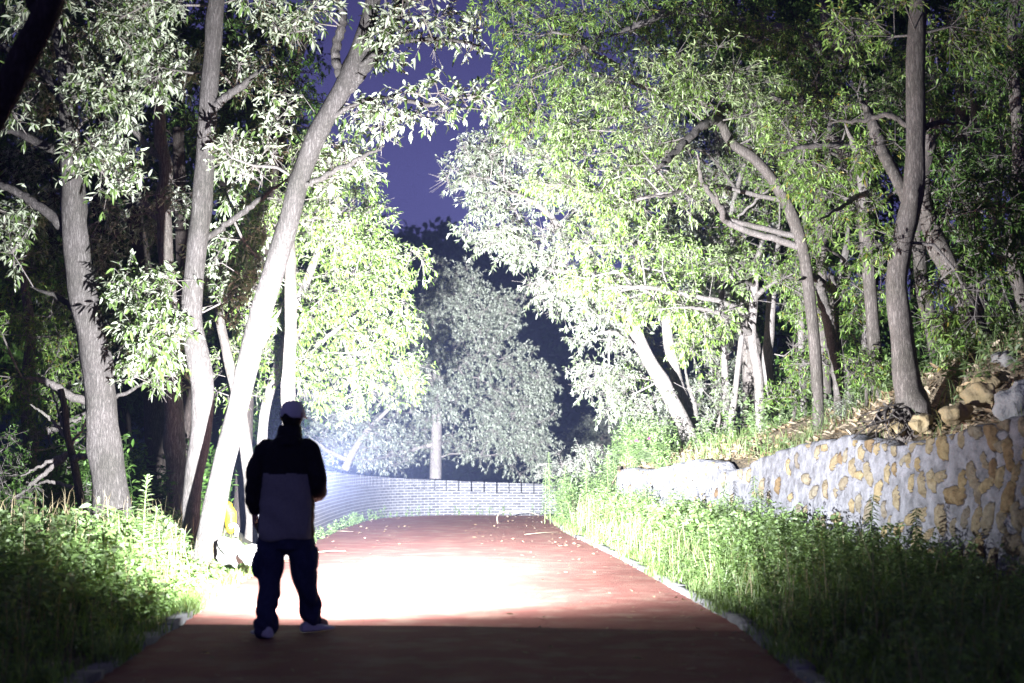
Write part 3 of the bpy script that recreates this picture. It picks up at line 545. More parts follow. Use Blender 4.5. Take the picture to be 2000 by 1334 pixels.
# --- behind the brick wall
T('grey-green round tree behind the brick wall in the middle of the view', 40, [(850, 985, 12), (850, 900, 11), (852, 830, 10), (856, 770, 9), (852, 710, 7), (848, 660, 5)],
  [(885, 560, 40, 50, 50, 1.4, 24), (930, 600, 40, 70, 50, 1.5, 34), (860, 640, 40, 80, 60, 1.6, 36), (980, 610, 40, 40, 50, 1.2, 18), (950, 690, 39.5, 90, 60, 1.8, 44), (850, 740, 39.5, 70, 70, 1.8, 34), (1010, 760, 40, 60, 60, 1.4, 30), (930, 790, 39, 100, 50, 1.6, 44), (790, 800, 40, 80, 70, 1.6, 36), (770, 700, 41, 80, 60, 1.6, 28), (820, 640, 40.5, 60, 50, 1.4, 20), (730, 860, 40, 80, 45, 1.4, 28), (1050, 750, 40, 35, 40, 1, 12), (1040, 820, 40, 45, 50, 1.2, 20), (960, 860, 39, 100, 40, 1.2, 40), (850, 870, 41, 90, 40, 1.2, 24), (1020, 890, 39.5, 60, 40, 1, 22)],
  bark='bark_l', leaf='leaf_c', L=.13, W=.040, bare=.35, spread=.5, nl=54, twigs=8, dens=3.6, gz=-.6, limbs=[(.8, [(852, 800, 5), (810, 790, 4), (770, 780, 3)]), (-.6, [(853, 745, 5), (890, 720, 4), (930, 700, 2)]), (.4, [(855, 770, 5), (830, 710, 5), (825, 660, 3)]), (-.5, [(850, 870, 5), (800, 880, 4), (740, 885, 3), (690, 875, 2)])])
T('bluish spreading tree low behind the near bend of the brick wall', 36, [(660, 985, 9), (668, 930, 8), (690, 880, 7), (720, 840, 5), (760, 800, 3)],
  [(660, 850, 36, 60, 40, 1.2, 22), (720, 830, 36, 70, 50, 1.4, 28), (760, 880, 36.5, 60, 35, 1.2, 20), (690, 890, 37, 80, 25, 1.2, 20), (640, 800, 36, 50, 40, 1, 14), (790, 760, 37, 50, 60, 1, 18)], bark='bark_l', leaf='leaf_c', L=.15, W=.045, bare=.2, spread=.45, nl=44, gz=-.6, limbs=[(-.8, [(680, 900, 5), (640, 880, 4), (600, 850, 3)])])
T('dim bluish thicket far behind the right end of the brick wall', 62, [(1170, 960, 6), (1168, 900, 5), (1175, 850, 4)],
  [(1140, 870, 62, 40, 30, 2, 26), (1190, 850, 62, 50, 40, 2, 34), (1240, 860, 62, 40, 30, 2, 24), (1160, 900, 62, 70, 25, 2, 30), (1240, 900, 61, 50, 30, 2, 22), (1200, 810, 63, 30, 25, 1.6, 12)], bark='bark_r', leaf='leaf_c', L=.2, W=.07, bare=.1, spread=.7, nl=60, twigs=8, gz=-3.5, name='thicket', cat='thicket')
# --- right bank
T('grey trunk leaning left out of the bank above the short wall end, silvery crown', 27, [(1352, 880, 17), (1335, 830, 15), (1305, 770, 14), (1262, 690, 13), (1225, 610, 12), (1185, 545, 11), (1130, 480, 10), (1070, 440, 7)],
  [(950, 310, 25.5, 70, 45, 1, 30), (1010, 290, 26, 80, 45, 1.1, 34), (980, 380, 26, 80, 50, 1.1, 36), (960, 460, 26, 60, 35, .9, 20), (1050, 470, 26, 80, 45, 1, 30), (1090, 560, 26.5, 60, 50, 1, 24), (1170, 640, 27, 60, 50, 1, 24), (1190, 740, 27, 60, 40, 1, 26), (1230, 790, 27.5, 50, 30, .8, 14), (1080, 380, 26, 80, 50, 1.2, 30), (1150, 560, 26.5, 60, 60, 1, 20), (1240, 560, 27, 60, 60, 1, 18), (1240, 680, 28, 60, 50, .8, 16), (900, 350, 25.5, 35, 25, .6, 8)],
  bark='bark_l', leaf='leaf_w', L=.145, W=.042, bare=.3, spread=.42, nl=44, twigs=7, limbs=[(.6, [(1262, 690, 5), (1200, 650, 4), (1150, 660, 2)]), (-.6, [(1120, 470, 6), (1050, 400, 5), (980, 370, 3)]), (-.5, [(1180, 540, 5), (1100, 530, 4), (1050, 520, 2)])])
T('twin grey trunk just right of the tree leaning left from the bank', 28, [(1365, 880, 12), (1348, 820, 12), (1325, 750, 11), (1308, 670, 10), (1300, 590, 8), (1290, 500, 6)],
  [(1290, 520, 28, 70, 60, 1, 24), (1330, 620, 28, 60, 50, 1, 20), (1260, 740, 28, 50, 40, .8, 12), (1380, 760, 28.5, 50, 50, .8, 14), (1250, 420, 28, 80, 60, 1, 24)], bark='bark_l', leaf='leaf_g', L=.13, W=.036, bare=.4, limbs=[(-.3, [(1362, 865, 4), (1358, 800, 4), (1345, 755, 3), (1335, 700, 2)])])
T('thick straight pale trunk standing behind the thin forked one on the bank', 29, [(1468, 850, 20), (1470, 760, 18), (1464, 660, 17), (1455, 560, 15), (1440, 440, 12), (1420, 320, 9)],
  [(1400, 420, 28, 90, 60, 1.2, 30), (1380, 300, 28, 80, 60, 1.2, 26), (1460, 300, 28, 70, 70, 1.2, 22), (1500, 420, 28.5, 60, 50, 1, 18), (1300, 350, 28, 70, 60, 1, 22), (1420, 560, 29, 60, 40, 1, 14), (1420, 700, 30, 40, 60, 1, 16), (1540, 560, 29, 50, 50, 1, 14)], bark='bark_r', leaf='leaf_w', L=.14, W=.04, bare=.3, spread=.4)
T('thin pale trunk with long level limbs reaching left over the road', 25, [(1482, 860, 10), (1484, 800, 9), (1482, 730, 9), (1470, 660, 8), (1474, 590, 8), (1476, 530, 6), (1486, 470, 4)],
  [(1180, 550, 24.2, 80, 30, .7, 24), (1280, 590, 24.3, 80, 35, .8, 28), (1380, 620, 24.5, 70, 40, .8, 28), (1340, 520, 24.5, 90, 40, .9, 30), (1450, 520, 25, 70, 45, .9, 22), (1240, 480, 24, 80, 45, .9, 26), (1350, 680, 25, 50, 30, .6, 12), (1560, 560, 25, 60, 50, .8, 16), (1160, 470, 24, 60, 40, .8, 16)],
  bark='bark_l', leaf='leaf_g', L=.15, W=.042, bare=.45, droop=.5, limbs=[(-.6, [(1472, 612, 6), (1410, 590, 5), (1330, 575, 4), (1250, 560, 4), (1170, 565, 2)]), (-.4, [(1476, 655, 6), (1430, 625, 5), (1380, 605, 4), (1310, 600, 2)]), (.2, [(1474, 590, 5), (1500, 560, 4), (1550, 535, 3)]), (.1, [(1476, 560, 4), (1450, 550, 3), (1430, 560, 2)])])
T('slim bowed pale trunk between the thin forked one and the curled tree', 26, [(1520, 830, 10), (1510, 770, 10), (1500, 720, 10), (1503, 650, 9), (1508, 560, 8), (1520, 440, 6)],
  [(1540, 470, 26, 70, 50, 1, 20), (1500, 360, 26, 70, 60, 1, 22), (1560, 690, 26, 50, 40, .8, 14), (1430, 460, 26, 60, 50, .8, 16)], bark='bark_l', leaf='leaf_r', L=.13, W=.036, bare=.4)
T('pale trunk whose top curls like a hook beside a mushroom-shaped fork', 21, [(1636, 835, 10), (1638, 770, 10), (1636, 700, 11), (1630, 630, 10), (1634, 585, 10), (1652, 550, 9), (1654, 525, 7), (1644, 512, 5)],
  [(1600, 600, 21, 60, 40, .7, 14), (1560, 520, 21, 60, 50, .8, 16), (1660, 620, 21.5, 40, 50, .7, 12), (1590, 700, 22, 40, 40, .6, 8)], bark='bark_r', leaf='leaf_r', L=.12, W=.034, bare=.5,
  limbs=[(.2, [(1638, 770, 9), (1628, 690, 10), (1615, 620, 10), (1604, 570, 9), (1600, 545, 9)]), (.1, [(1602, 560, 8), (1585, 540, 7), (1560, 548, 4)]), (.1, [(1604, 555, 7), (1622, 540, 6), (1634, 558, 4)]), (.3, [(1645, 820, 6), (1660, 770, 5), (1650, 700, 4)])])
T('trunk curving up and left like a swan neck in the middle of the right crowns', 20, [(1600, 840, 11), (1598, 740, 11), (1588, 620, 11), (1572, 500, 11), (1548, 425, 11), (1513, 360, 10), (1470, 310, 10), (1428, 280, 9), (1412, 245, 8), (1408, 215, 8), (1385, 205, 6), (1340, 190, 4)],
  [(1290, 170, 19.5, 90, 60, 1, 34), (1180, 200, 20, 90, 60, 1, 34), (1270, 290, 20, 90, 60, 1, 34), (1130, 280, 20.5, 80, 60, 1, 30), (1380, 150, 19.5, 80, 60, 1, 26), (1200, 380, 21, 100, 40, 1, 30), (1340, 370, 20, 60, 50, .8, 16), (1450, 200, 20, 60, 50, .8, 18), (1100, 350, 21, 70, 50, .9, 20), (1500, 250, 20, 60, 60, .8, 18)],
  bark='bark_r', leaf='leaf_g', L=.14, W=.038, bare=.5, droop=.5, spread=.38, nl=40, limbs=[(-.4, [(1425, 235, 8), (1390, 235, 8), (1350, 265, 7), (1310, 305, 6), (1275, 340, 4)]), (.1, [(1430, 430, 5), (1400, 395, 5), (1370, 350, 4), (1362, 300, 3)], 1), (.2, [(1430, 440, 6), (1410, 410, 5), (1395, 370, 4)], 1), (.3, [(1370, 360, 4), (1310, 380, 3), (1250, 385, 3)], 1)])
T('straight pole-like trunk behind the swan-neck tree with a long arched top limb', 24, [(1615, 845, 11), (1612, 700, 11), (1604, 560, 10), (1602, 440, 10), (1598, 300, 9), (1595, 180, 9), (1610, 60, 8), (1600, -40, 7)],
  [(1110, 60, 22.5, 90, 50, 1.1, 34), (1030, 50, 22, 60, 45, 1, 20), (1020, 150, 22, 50, 50, .9, 18), (1120, 150, 22.5, 90, 50, 1.1, 30), (1250, 50, 22.5, 90, 50, 1.1, 32), (1380, 50, 22.5, 90, 50, 1.1, 30), (1500, 80, 23, 80, 60, 1.1, 26), (1560, 180, 23.5, 70, 60, 1, 22), (1660, 120, 23.5, 70, 70, 1, 22), (1200, -20, 22.5, 200, 40, 1, 30), (1060, 230, 22.5, 60, 50, .8, 18), (960, 10, 22, 40, 30, .8, 8), (1000, 240, 22, 30, 30, .6, 6)],
  bark='bark_r', leaf='leaf_r', L=.14, W=.038, bare=.5, droop=.5, spread=.4, nl=42, limbs=[(-1.2, [(1605, 110, 12), (1570, 70, 11), (1500, 52, 10), (1430, 45, 9), (1370, 20, 8), (1310, 22, 7), (1245, 50, 6), (1190, 72, 4)]), (-.8, [(1250, 165, 6), (1200, 125, 5), (1160, 105, 4), (1120, 75, 3)], 1), (-.2, [(1325, 30, 4), (1330, 80, 4), (1322, 110, 3)], 1), (-.8, [(1360, 145, 4), (1320, 115, 4), (1280, 95, 3), (1255, 70, 2)], 1), (.2, [(1650, 115, 14), (1625, 70, 13), (1608, 20, 12)], 1)])
T('tall brown trunk in the foreground of the right bank, rooted by the root tangle', 15.5, [(1785, 790, 32), (1775, 745, 26), (1762, 650, 22), (1750, 560, 20), (1757, 490, 20), (1772, 420, 20), (1784, 360, 20), (1790, 260, 18), (1792, 150, 18), (1795, 40, 17), (1798, -80, 16)],
  [(1700, 40, 15.5, 70, 50, .7, 16), (1860, 60, 15.5, 80, 60, .8, 20), (1720, 290, 15.8, 50, 30, .5, 8), (1860, 560, 15.8, 50, 40, .6, 12), (1740, 470, 15.6, 50, 40, .5, 10), (1850, 640, 16, 60, 40, .6, 12)],
  bark='bark_r', leaf='leaf_r', L=.11, W=.034, bare=.5, limbs=[(.6, [(1768, 400, 12), (1752, 350, 12), (1725, 295, 12), (1700, 235, 11), (1680, 190, 8)]), (.2, [(1784, 250, 5), (1740, 225, 5), (1690, 235, 4), (1620, 240, 3)]), (.3, [(1790, 255, 6), (1830, 240, 5), (1880, 242, 3)])])
T('grey trunk bending left directly behind the tall foreground trunk', 19, [(1722, 790, 15), (1712, 700, 13), (1702, 600, 12), (1692, 500, 12), (1680, 400, 11), (1660, 330, 10), (1640, 285, 11), (1615, 262, 8)],
  [(1600, 330, 18.5, 80, 50, .9, 22), (1560, 260, 18.5, 70, 50, .9, 20), (1680, 380, 19, 60, 50, .8, 16), (1650, 230, 19, 70, 50, .9, 20), (1620, 430, 19, 60, 50, .8, 16), (1690, 560, 20, 50, 60, .6, 14)],
  bark='bark_r', leaf='leaf_r', L=.12, W=.034, bare=.4, limbs=[(.2, [(1690, 290, 7), (1640, 285, 6), (1580, 285, 5), (1520, 300, 3)], 1), (.3, [(1700, 420, 10), (1682, 330, 10), (1650, 240, 10)]), (-.3, [(1694, 370, 5), (1650, 400, 4), (1600, 430, 3)])])
T('heavy brown trunk leaning left towards the tall foreground trunk', 17, [(1950, 740, 24), (1935, 690, 21), (1900, 630, 20), (1870, 560, 19), (1840, 500, 19), (1815, 440, 17), (1800, 360, 14), (1830, 230, 11)],
  [(1900, 420, 17, 80, 50, .8, 24), (1850, 370, 17, 60, 50, .8, 18), (1960, 360, 17, 60, 50, .8, 16), (1900, 500, 17, 60, 40, .7, 16), (1830, 300, 17, 60, 60, .8, 14), (1960, 480, 17.4, 60, 50, .6, 14)],
  bark='bark_r', leaf='leaf_d', L=.12, W=.036, bare=.4)
T('tall straight grey trunk behind the heavy leaning one', 22, [(1900, 740, 17), (1906, 640, 16), (1905, 520, 15), (1895, 380, 15), (1885, 260, 14), (1880, 180, 12), (1870, 60, 10)],
  [(1880, 180, 21.5, 80, 60, 1, 24), (1950, 250, 22, 60, 60, 1, 18), (1830, 120, 22, 70, 60, 1, 20), (1940, 60, 22, 80, 60, 1, 22), (1960, 620, 22, 50, 60, .8, 16)],
  bark='bark_r', leaf='leaf_r', L=.13, W=.036, bare=.4, limbs=[(.3, [(1870, 290, 9), (1905, 230, 9), (1895, 170, 7)]), (.2, [(1930, 340, 7), (1900, 290, 8), (1880, 240, 7)], 1), (-.6, [(1900, 330, 7), (1925, 380, 6), (1940, 430, 5)])])
T('gnarled trunk at the extreme right edge of the wood', 19, [(2030, 720, 15), (2010, 640, 13), (1990, 570, 12), (1975, 500, 10), (1985, 400, 10), (1992, 280, 11), (1982, 160, 11), (1975, 60, 10), (1985, -60, 9)],
  [(1960, 130, 18.5, 60, 60, .8, 20), (2000, 300, 19, 50, 70, .8, 16), (1930, -10, 19, 80, 40, .8, 14), (2000, 500, 19, 50, 60, .7, 12)], bark='bark_r', leaf='leaf_d', L=.12, W=.036, bare=.4, limbs=[(-.1, [(1972, 470, 8), (1965, 440, 6), (1935, 442, 4)])])
T('squat grey trunk seen between the foreground trunk and the heavy leaning one', 21, [(1835, 730, 16), (1820, 650, 14), (1800, 560, 13), (1795, 460, 11), (1800, 330, 9)],
  [(1830, 460, 21, 60, 60, 1, 16), (1860, 300, 21, 70, 60, 1, 18), (1760, 180, 21, 70, 60, 1, 18)], bark='bark_r', leaf='leaf_d', L=.13, W=.036, bare=.4)
def P2(label, px, D, h, blobs, **k):
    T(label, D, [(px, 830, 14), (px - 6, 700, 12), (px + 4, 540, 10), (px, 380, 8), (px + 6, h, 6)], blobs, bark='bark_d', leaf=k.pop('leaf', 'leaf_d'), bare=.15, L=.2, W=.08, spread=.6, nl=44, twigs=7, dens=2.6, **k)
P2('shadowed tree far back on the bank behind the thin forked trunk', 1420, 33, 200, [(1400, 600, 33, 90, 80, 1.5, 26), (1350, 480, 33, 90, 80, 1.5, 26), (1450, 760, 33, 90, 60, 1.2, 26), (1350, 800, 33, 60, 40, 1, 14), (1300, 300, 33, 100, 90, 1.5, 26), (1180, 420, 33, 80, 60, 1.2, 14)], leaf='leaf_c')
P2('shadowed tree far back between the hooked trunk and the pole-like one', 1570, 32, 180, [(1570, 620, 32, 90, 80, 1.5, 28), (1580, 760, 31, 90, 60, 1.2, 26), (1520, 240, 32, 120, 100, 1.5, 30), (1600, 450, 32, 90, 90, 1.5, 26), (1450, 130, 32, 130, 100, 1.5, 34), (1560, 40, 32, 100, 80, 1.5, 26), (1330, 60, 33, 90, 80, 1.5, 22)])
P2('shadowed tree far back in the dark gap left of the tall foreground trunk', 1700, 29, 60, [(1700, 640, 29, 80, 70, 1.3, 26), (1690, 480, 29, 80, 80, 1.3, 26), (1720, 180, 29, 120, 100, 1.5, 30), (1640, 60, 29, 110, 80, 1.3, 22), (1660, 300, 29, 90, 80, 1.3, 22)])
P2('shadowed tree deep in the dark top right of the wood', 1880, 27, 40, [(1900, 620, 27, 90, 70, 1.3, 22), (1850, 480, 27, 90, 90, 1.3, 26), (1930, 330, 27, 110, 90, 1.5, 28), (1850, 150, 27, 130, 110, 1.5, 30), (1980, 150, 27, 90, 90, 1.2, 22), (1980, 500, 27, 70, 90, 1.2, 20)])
# thin poles on the bank
for lab_, px_, D_, r_, w_ in [('thin straight pale pole of a tree left of the hooked trunk', 1568, 27, 6, 4), ('thin pale trunk showing in the gap right of the hooked trunk', 1690, 24, 7, -6), ('thin pale trunk between the twin leaning trunks and the thick straight one', 1415, 28, 6, 8), ('slim grey trunk between the heavy leaning trunk and the right edge', 1950, 23, 8, -5), ('narrow pale stem left of the thick straight trunk', 1440, 26, 5, -10), ('slender pale trunk crossing behind the swan-neck tree', 1645, 26, 6, 14)]:
    T(lab_, D_, [(px_ + w_, 830, r_ * 1.2), (px_, 720, r_), (px_ - w_, 580, r_), (px_ + w_, 430, r_ * .9), (px_ - w_ * 2, 280, r_ * .7), (px_, 150, r_ * .5)], [(px_ - 40, 330, D_, 60, 60, .8, 10), (px_ + 30, 220, D_, 60, 60, .8, 10)], bark='bark_t', leaf='leaf_g', bare=.4, L=.13, W=.036,
      limbs=[(-.5, [(px_ - w_, 560, r_ * .5), (px_ - 50, 500, r_ * .4), (px_ - 110, 470, r_ * .3)]), (-.3, [(px_, 430, r_ * .5), (px_ + 50, 380, r_ * .4), (px_ + 90, 350, r_ * .3)]), (-.6, [(px_, 370, r_ * .5), (px_ - 60, 300, r_ * .4), (px_ - 130, 280, r_ * .3)])])
# shrubs on the bank
def SH(label, px, py, D, rx, ry, n, leaf='leaf_r', L=.10, W=.03, **k):
    z0 = py + ry * .9
    T(label, D, [(px, z0, 3), (px + 3, py + ry * .3, 2.5), (px - 3, py - ry * .2, 1.5)], [(px, py, D, rx, ry, rx * D / F * .8, n)], name='shrub', cat='shrub', bark='bark_r', leaf=leaf, L=L, W=W, bare=0, spread=.25, nl=36, **k)
SH('pale-leaved shrub at the feet of the leaning twin trunks', 1270, 800, 27, 55, 40, 22, 'leaf_w')
SH('leafy shrub just right of the leaning twin trunks', 1400, 800, 26, 45, 50, 22, 'leaf_w')
SH('bright bushy shrub below the slim bowed trunk', 1550, 770, 24, 45, 45, 20)
SH('small blue-green shrub at the foot of the hooked trunk', 1665, 800, 19, 26, 24, 16, 'leaf_c', .07, .022)
SH('leafy shrub left of the tall foreground trunk base', 1690, 730, 18.5, 40, 40, 18)
SH('green shrub between the foreground trunk and the heavy leaning trunk', 1880, 700, 17, 45, 30, 20, 'leaf_d')
SH('dark shrub at the right edge above the boulders', 1970, 650, 18, 50, 50, 20, 'leaf_d')
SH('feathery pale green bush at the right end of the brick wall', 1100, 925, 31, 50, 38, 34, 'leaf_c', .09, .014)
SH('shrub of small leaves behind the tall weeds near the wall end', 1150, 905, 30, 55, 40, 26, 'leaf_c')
for t_ in TREES: make_tree(t_)
def copy_tree(o, loc, rz):
    c = o.copy(); COL.objects.link(c); c.location = loc; c.rotation_euler = (0, 0, rz); c.scale = (1.3, 1.3, 1.3)
    for ch in o.children:
        d = ch.copy(); COL.objects.link(d); d.parent = c
    return c
def far_wood(label, group, px0, spots, seed):
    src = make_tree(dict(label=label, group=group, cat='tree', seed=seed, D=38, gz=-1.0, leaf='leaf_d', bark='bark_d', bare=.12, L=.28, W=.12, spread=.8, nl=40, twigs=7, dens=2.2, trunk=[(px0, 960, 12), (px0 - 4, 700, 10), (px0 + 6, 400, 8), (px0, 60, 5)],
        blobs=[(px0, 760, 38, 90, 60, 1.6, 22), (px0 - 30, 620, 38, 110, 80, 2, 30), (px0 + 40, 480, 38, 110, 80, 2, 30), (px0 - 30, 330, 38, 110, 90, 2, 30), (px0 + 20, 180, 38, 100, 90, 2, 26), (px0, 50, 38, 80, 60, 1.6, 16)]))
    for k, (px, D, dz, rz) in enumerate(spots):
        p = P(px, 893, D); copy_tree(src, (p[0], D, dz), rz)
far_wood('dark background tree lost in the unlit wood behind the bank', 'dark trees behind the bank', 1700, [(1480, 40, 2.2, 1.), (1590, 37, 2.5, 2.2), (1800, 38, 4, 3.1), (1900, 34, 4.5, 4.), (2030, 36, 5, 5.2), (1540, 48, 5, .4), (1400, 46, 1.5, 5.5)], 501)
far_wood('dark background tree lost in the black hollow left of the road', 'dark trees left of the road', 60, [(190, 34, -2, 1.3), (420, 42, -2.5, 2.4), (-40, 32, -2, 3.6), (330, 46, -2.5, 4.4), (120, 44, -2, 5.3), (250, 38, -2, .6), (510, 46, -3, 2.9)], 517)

# --- PART2
# ------------------------------------------------------------------ leaf litter on the bank
n = 26000; Y = rng.uniform(11.5, 36, n); Sx = rng.uniform(.1, 9, n) * rng.random(n) ** .5; X = wall_x(Y) + .3 + Sx
Z = bank_z(Sx, Y) + .012 + rng.random(n) * .015
A = unit(rng.normal(size=(n, 3)) * (1, 1, .25)); U = unit(rng.normal(size=(n, 3)) * .35 + (0, -.1, 1))
V, Fq = leafmesh(np.stack([X, Y, Z], 1), A, U, rng.uniform(.07, .14, n), rng.uniform(.03, .055, n), .4, -.1)
M['litter'] = leafmat('fallen_leaf', (.34, .24, .14), (.46, .38, .28), .4, .7, .1)
tag(mk('leaf_litter', V, Fq, M['litter'], None, False), 'dry brown fallen leaves carpeting the slope above the wall', 'leaf litter', kind='stuff')
n = 520; Y = rng.uniform(5.5, 32, n); fr = rng.random(n) ** 1.8; side = rng.random(n) < .6
X = np.where(side, road_r(Y) - fr * 1.8, road_l(Y) + fr * 1.6); A = unit(rng.normal(size=(n, 3)) * (1, 1, .1)); U = unit(rng.normal(size=(n, 3)) * .3 + (0, 0, 1))
V, Fq = leafmesh(np.stack([X, Y, np.full(n, .034)], 1), A, U, rng.uniform(.02, .08, n), rng.uniform(.01, .03, n), .5, -.12)
tag(mk('fallen_leaves', V, Fq, M['litter'], None, False), 'scattered dry leaves lying on the red road', 'fallen leaves', kind='stuff')

# ------------------------------------------------------------------ grass and weeds
def blades(X, Y, Z, H, Wd, g, bend=.5):
    n = len(X); az = g.uniform(0, 2 * np.pi, n); d = np.stack([np.cos(az), np.sin(az), np.zeros(n)], 1); b = g.uniform(.1, 1, n)[:, None] * bend * H[:, None]
    base = np.stack([X, Y, Z], 1); fa = g.uniform(0, np.pi, n); s_ = np.stack([np.cos(fa), np.sin(fa), np.zeros(n)], 1) * Wd[:, None] / 2; up = np.array((0, 0, 1.)) * H[:, None]
    p1 = base + up * .45 + d * b * .2; p2 = base + up * .82 + d * b * .6; p3 = base + up * (1 - .12 * bend) + d * b * 1.15
    V = np.stack([base - s_, base + s_, p1 + s_ * .9, p1 - s_ * .9, p2 + s_ * .6, p2 - s_ * .6, p3], 1).reshape(-1, 3)
    q = np.array([[0, 1, 2, 3], [3, 2, 4, 5], [5, 4, 6, 6]]); return V, (np.arange(n)[:, None, None] * 7 + q)
def blade_obj(name, parts, label, m_):
    Vs = []; Fs = []; n0 = 0
    for V, Fq in parts:
        Vs.append(V); Fs.append(Fq + n0); n0 += len(V)
    V = np.concatenate(Vs); Fq = np.concatenate(Fs); quads = Fq[:, :2].reshape(-1, 4); tri = Fq[:, 2, :3]
    me = bpy.data.meshes.new(name); me.vertices.add(len(V)); me.vertices.foreach_set('co', V.astype(np.float32).ravel())
    li = np.concatenate([quads.ravel(), tri.ravel()]); ls = np.concatenate([np.arange(len(quads)) * 4, len(quads) * 4 + np.arange(len(tri)) * 3])
    me.loops.add(len(li)); me.loops.foreach_set('vertex_index', li.astype(np.int32)); me.polygons.add(len(ls)); me.polygons.foreach_set('loop_start', ls.astype(np.int32)); me.update(calc_edges=True)
    me.materials.append(m_); o = bpy.data.objects.new(name, me); COL.objects.link(o); return tag(o, label, 'grass', kind='stuff')
def weeds(X, Y, Z, H, g, nl=26, ll=.07, lw=.018, st=.004, W_=None):
    """herb stems with many small leaves; returns leaf arrays and fills the stems"""
    n = len(X); base = np.stack([X, Y, Z], 1); lean = g.normal(size=(n, 3)) * .16; lean[:, 2] = 0; top = base + (np.array((0, 0, 1.)) + lean) * H[:, None]
    mid = (base + top) / 2 + g.normal(size=(n, 3)) * .02; W_.prisms(base, mid, st); W_.prisms(mid, top, st * .7)
    f = g.uniform(.12, 1.0, (n, nl, 1)); B = base[:, None] * (1 - f) + top[:, None] * f
    k = nl // 2; br = unit(g.normal(size=(n, nl, 3)) * (1, 1, .4) + (0, 0, .5)) * g.random((n, nl, 1)) * .12 * H[:, None, None]; B = B + br
    A = unit(g.normal(size=B.shape) * (1, 1, .5) + (0, 0, .35)); U = unit(g.normal(size=B.shape) * .5 + (0, -.2, 1)); N_ = n * nl
    return leafmesh(B.reshape(-1, 3), A.reshape(-1, 3), U.reshape(-1, 3), ll * g.uniform(.6, 1.4, N_) , lw * g.uniform(.7, 1.3, N_), .25, .2)
def patch(x, y): return .72 + .34 * np.sin(x * 2.3 + 1.3 * np.sin(y * 1.1)) * np.sin(y * 1.9 + x) + .16 * np.sin(x * 6.1 + y * 4.3)
def scatter(g, n, y0, y1, side, a, b, pw=1.):
    Y = g.uniform(y0, y1, n) if pw == 1 else y0 + (y1 - y0) * g.random(n) ** pw; t = g.random(n)
    if side < 0: X = road_l(Y) - (a + (b - a) * t)
    else: hi_ = np.minimum(wall_x(Y) - .12, road_r(Y) + 4); X = road_r(Y) + a + (hi_ - road_r(Y) - a) * t
    return X, Y, ground_z(X, Y)
g = np.random.default_rng(3)
X, Y, Z = scatter(g, 28000, 5.5, 20, -1, .07, 4.2, 1.3); d = road_l(Y) - X; H = g.uniform(.14, .42, len(X)) * (.45 + .55 * sm(.1, .9, d)) * np.interp(Y, [6, 12, 15, 20], [1.1, .85, .5, .4]) * patch(X, Y)
pl = blades(X, Y, Z, H, g.uniform(.006, .012, len(X)), g, .7)
X, Y, Z = scatter(g, 36000, 5.5, 30.5, 1, .08, 0, 1.25); d = X - road_r(Y); H = g.uniform(.12, .45, len(X)) * (.4 + .6 * sm(.1, .8, d)) * patch(X, Y)
pr_ = blades(X, Y, Z, H, g.uniform(.006, .012, len(X)), g, .7)
def fringe(fx, side, n, y1):
    Y = g.uniform(5.5, y1, n); k = (np.sin(Y * 2.1) + np.sin(Y * 4.7 + 1) + g.normal(size=n) * .6) > np.where(Y < 12.5, .6, -.1 if side < 0 else .9); Y = Y[k]
    X = fx(Y) + side * g.uniform(-.05, .16, len(Y)); return blades(X, Y, np.full(len(Y), .03), g.uniform(.06, .2, len(Y)), g.uniform(.005, .009, len(Y)), g, 1.1)
pl2 = fringe(road_l, -1, 7000, 20); pr2 = fringe(road_r, 1, 8000, 31)
X, Y, Z = scatter(g, 1500, 7, 30, 1, .2, 0); dd1 = blades(X, Y, Z, g.uniform(.3, .75, len(X)) * patch(X, Y), g.uniform(.004, .008, len(X)), g, .35)
X, Y, Z = scatter(g, 900, 6, 18, -1, .2, 4); dd2 = blades(X, Y, Z, g.uniform(.25, .6, len(X)), g.uniform(.004, .008, len(X)), g, .35)
M['straw'] = leafmat('dry_straw', (.34, .27, .15), (.38, .32, .2), .3, .6, .2); blade_obj('dry_grass', [dd1, dd2], 'dead straw-coloured stems standing through the green weeds', M['straw'])
blade_obj('grass', [pl, pl2], 'long green grass on the verge left of the red road', M['grass'])
blade_obj('grass', [pr_, pr2], 'long green grass between the red road and the stone wall', M['grass'])
n = 9000; Y = g.uniform(12, 33, n); Sx = g.uniform(.1, 5, n) * g.random(n) ** .6; msk = (np.sin(Y * 1.7) + np.sin(Sx * 3 + Y * .6) + g.normal(size=n) * .5) > .2; Y, Sx = Y[msk], Sx[msk]
blade_obj('grass', [blades(wall_x(Y) + .3 + Sx, Y, bank_z(Sx, Y), g.uniform(.12, .35, len(Y)), g.uniform(.006, .011, len(Y)), g, .8)], 'short grass tufts growing among leaves above the wall', M['grass'])
def weed_obj(specs, label):
    W_ = Wood(); Vs = []; Fs = []; n0 = 0
    for sp in specs:
        V, Fq = weeds(*sp, W_=W_) if not isinstance(sp[-1], dict) else weeds(*sp[:-1], W_=W_, **sp[-1]); Vs.append(V); Fs.append(Fq + n0); n0 += len(V)
    SV = np.concatenate(W_.V); SF = np.concatenate(W_.F) + n0
    o = mk('weeds', np.concatenate(Vs + [SV]), np.concatenate(Fs + [SF]), M['weed'], None, False); return tag(o, label, 'weeds', kind='stuff')
sp = []
X, Y, Z = scatter(g, 900, 6, 19.5, -1, .25, 4.2); d = road_l(Y) - X; sp.append((X, Y, Z, g.uniform(.18, .5, len(X)) * (.5 + .5 * sm(.2, 1, d)) * np.interp(Y, [6, 12, 15, 20], [1.2, .9, .55, .45]) * patch(X, Y), g))
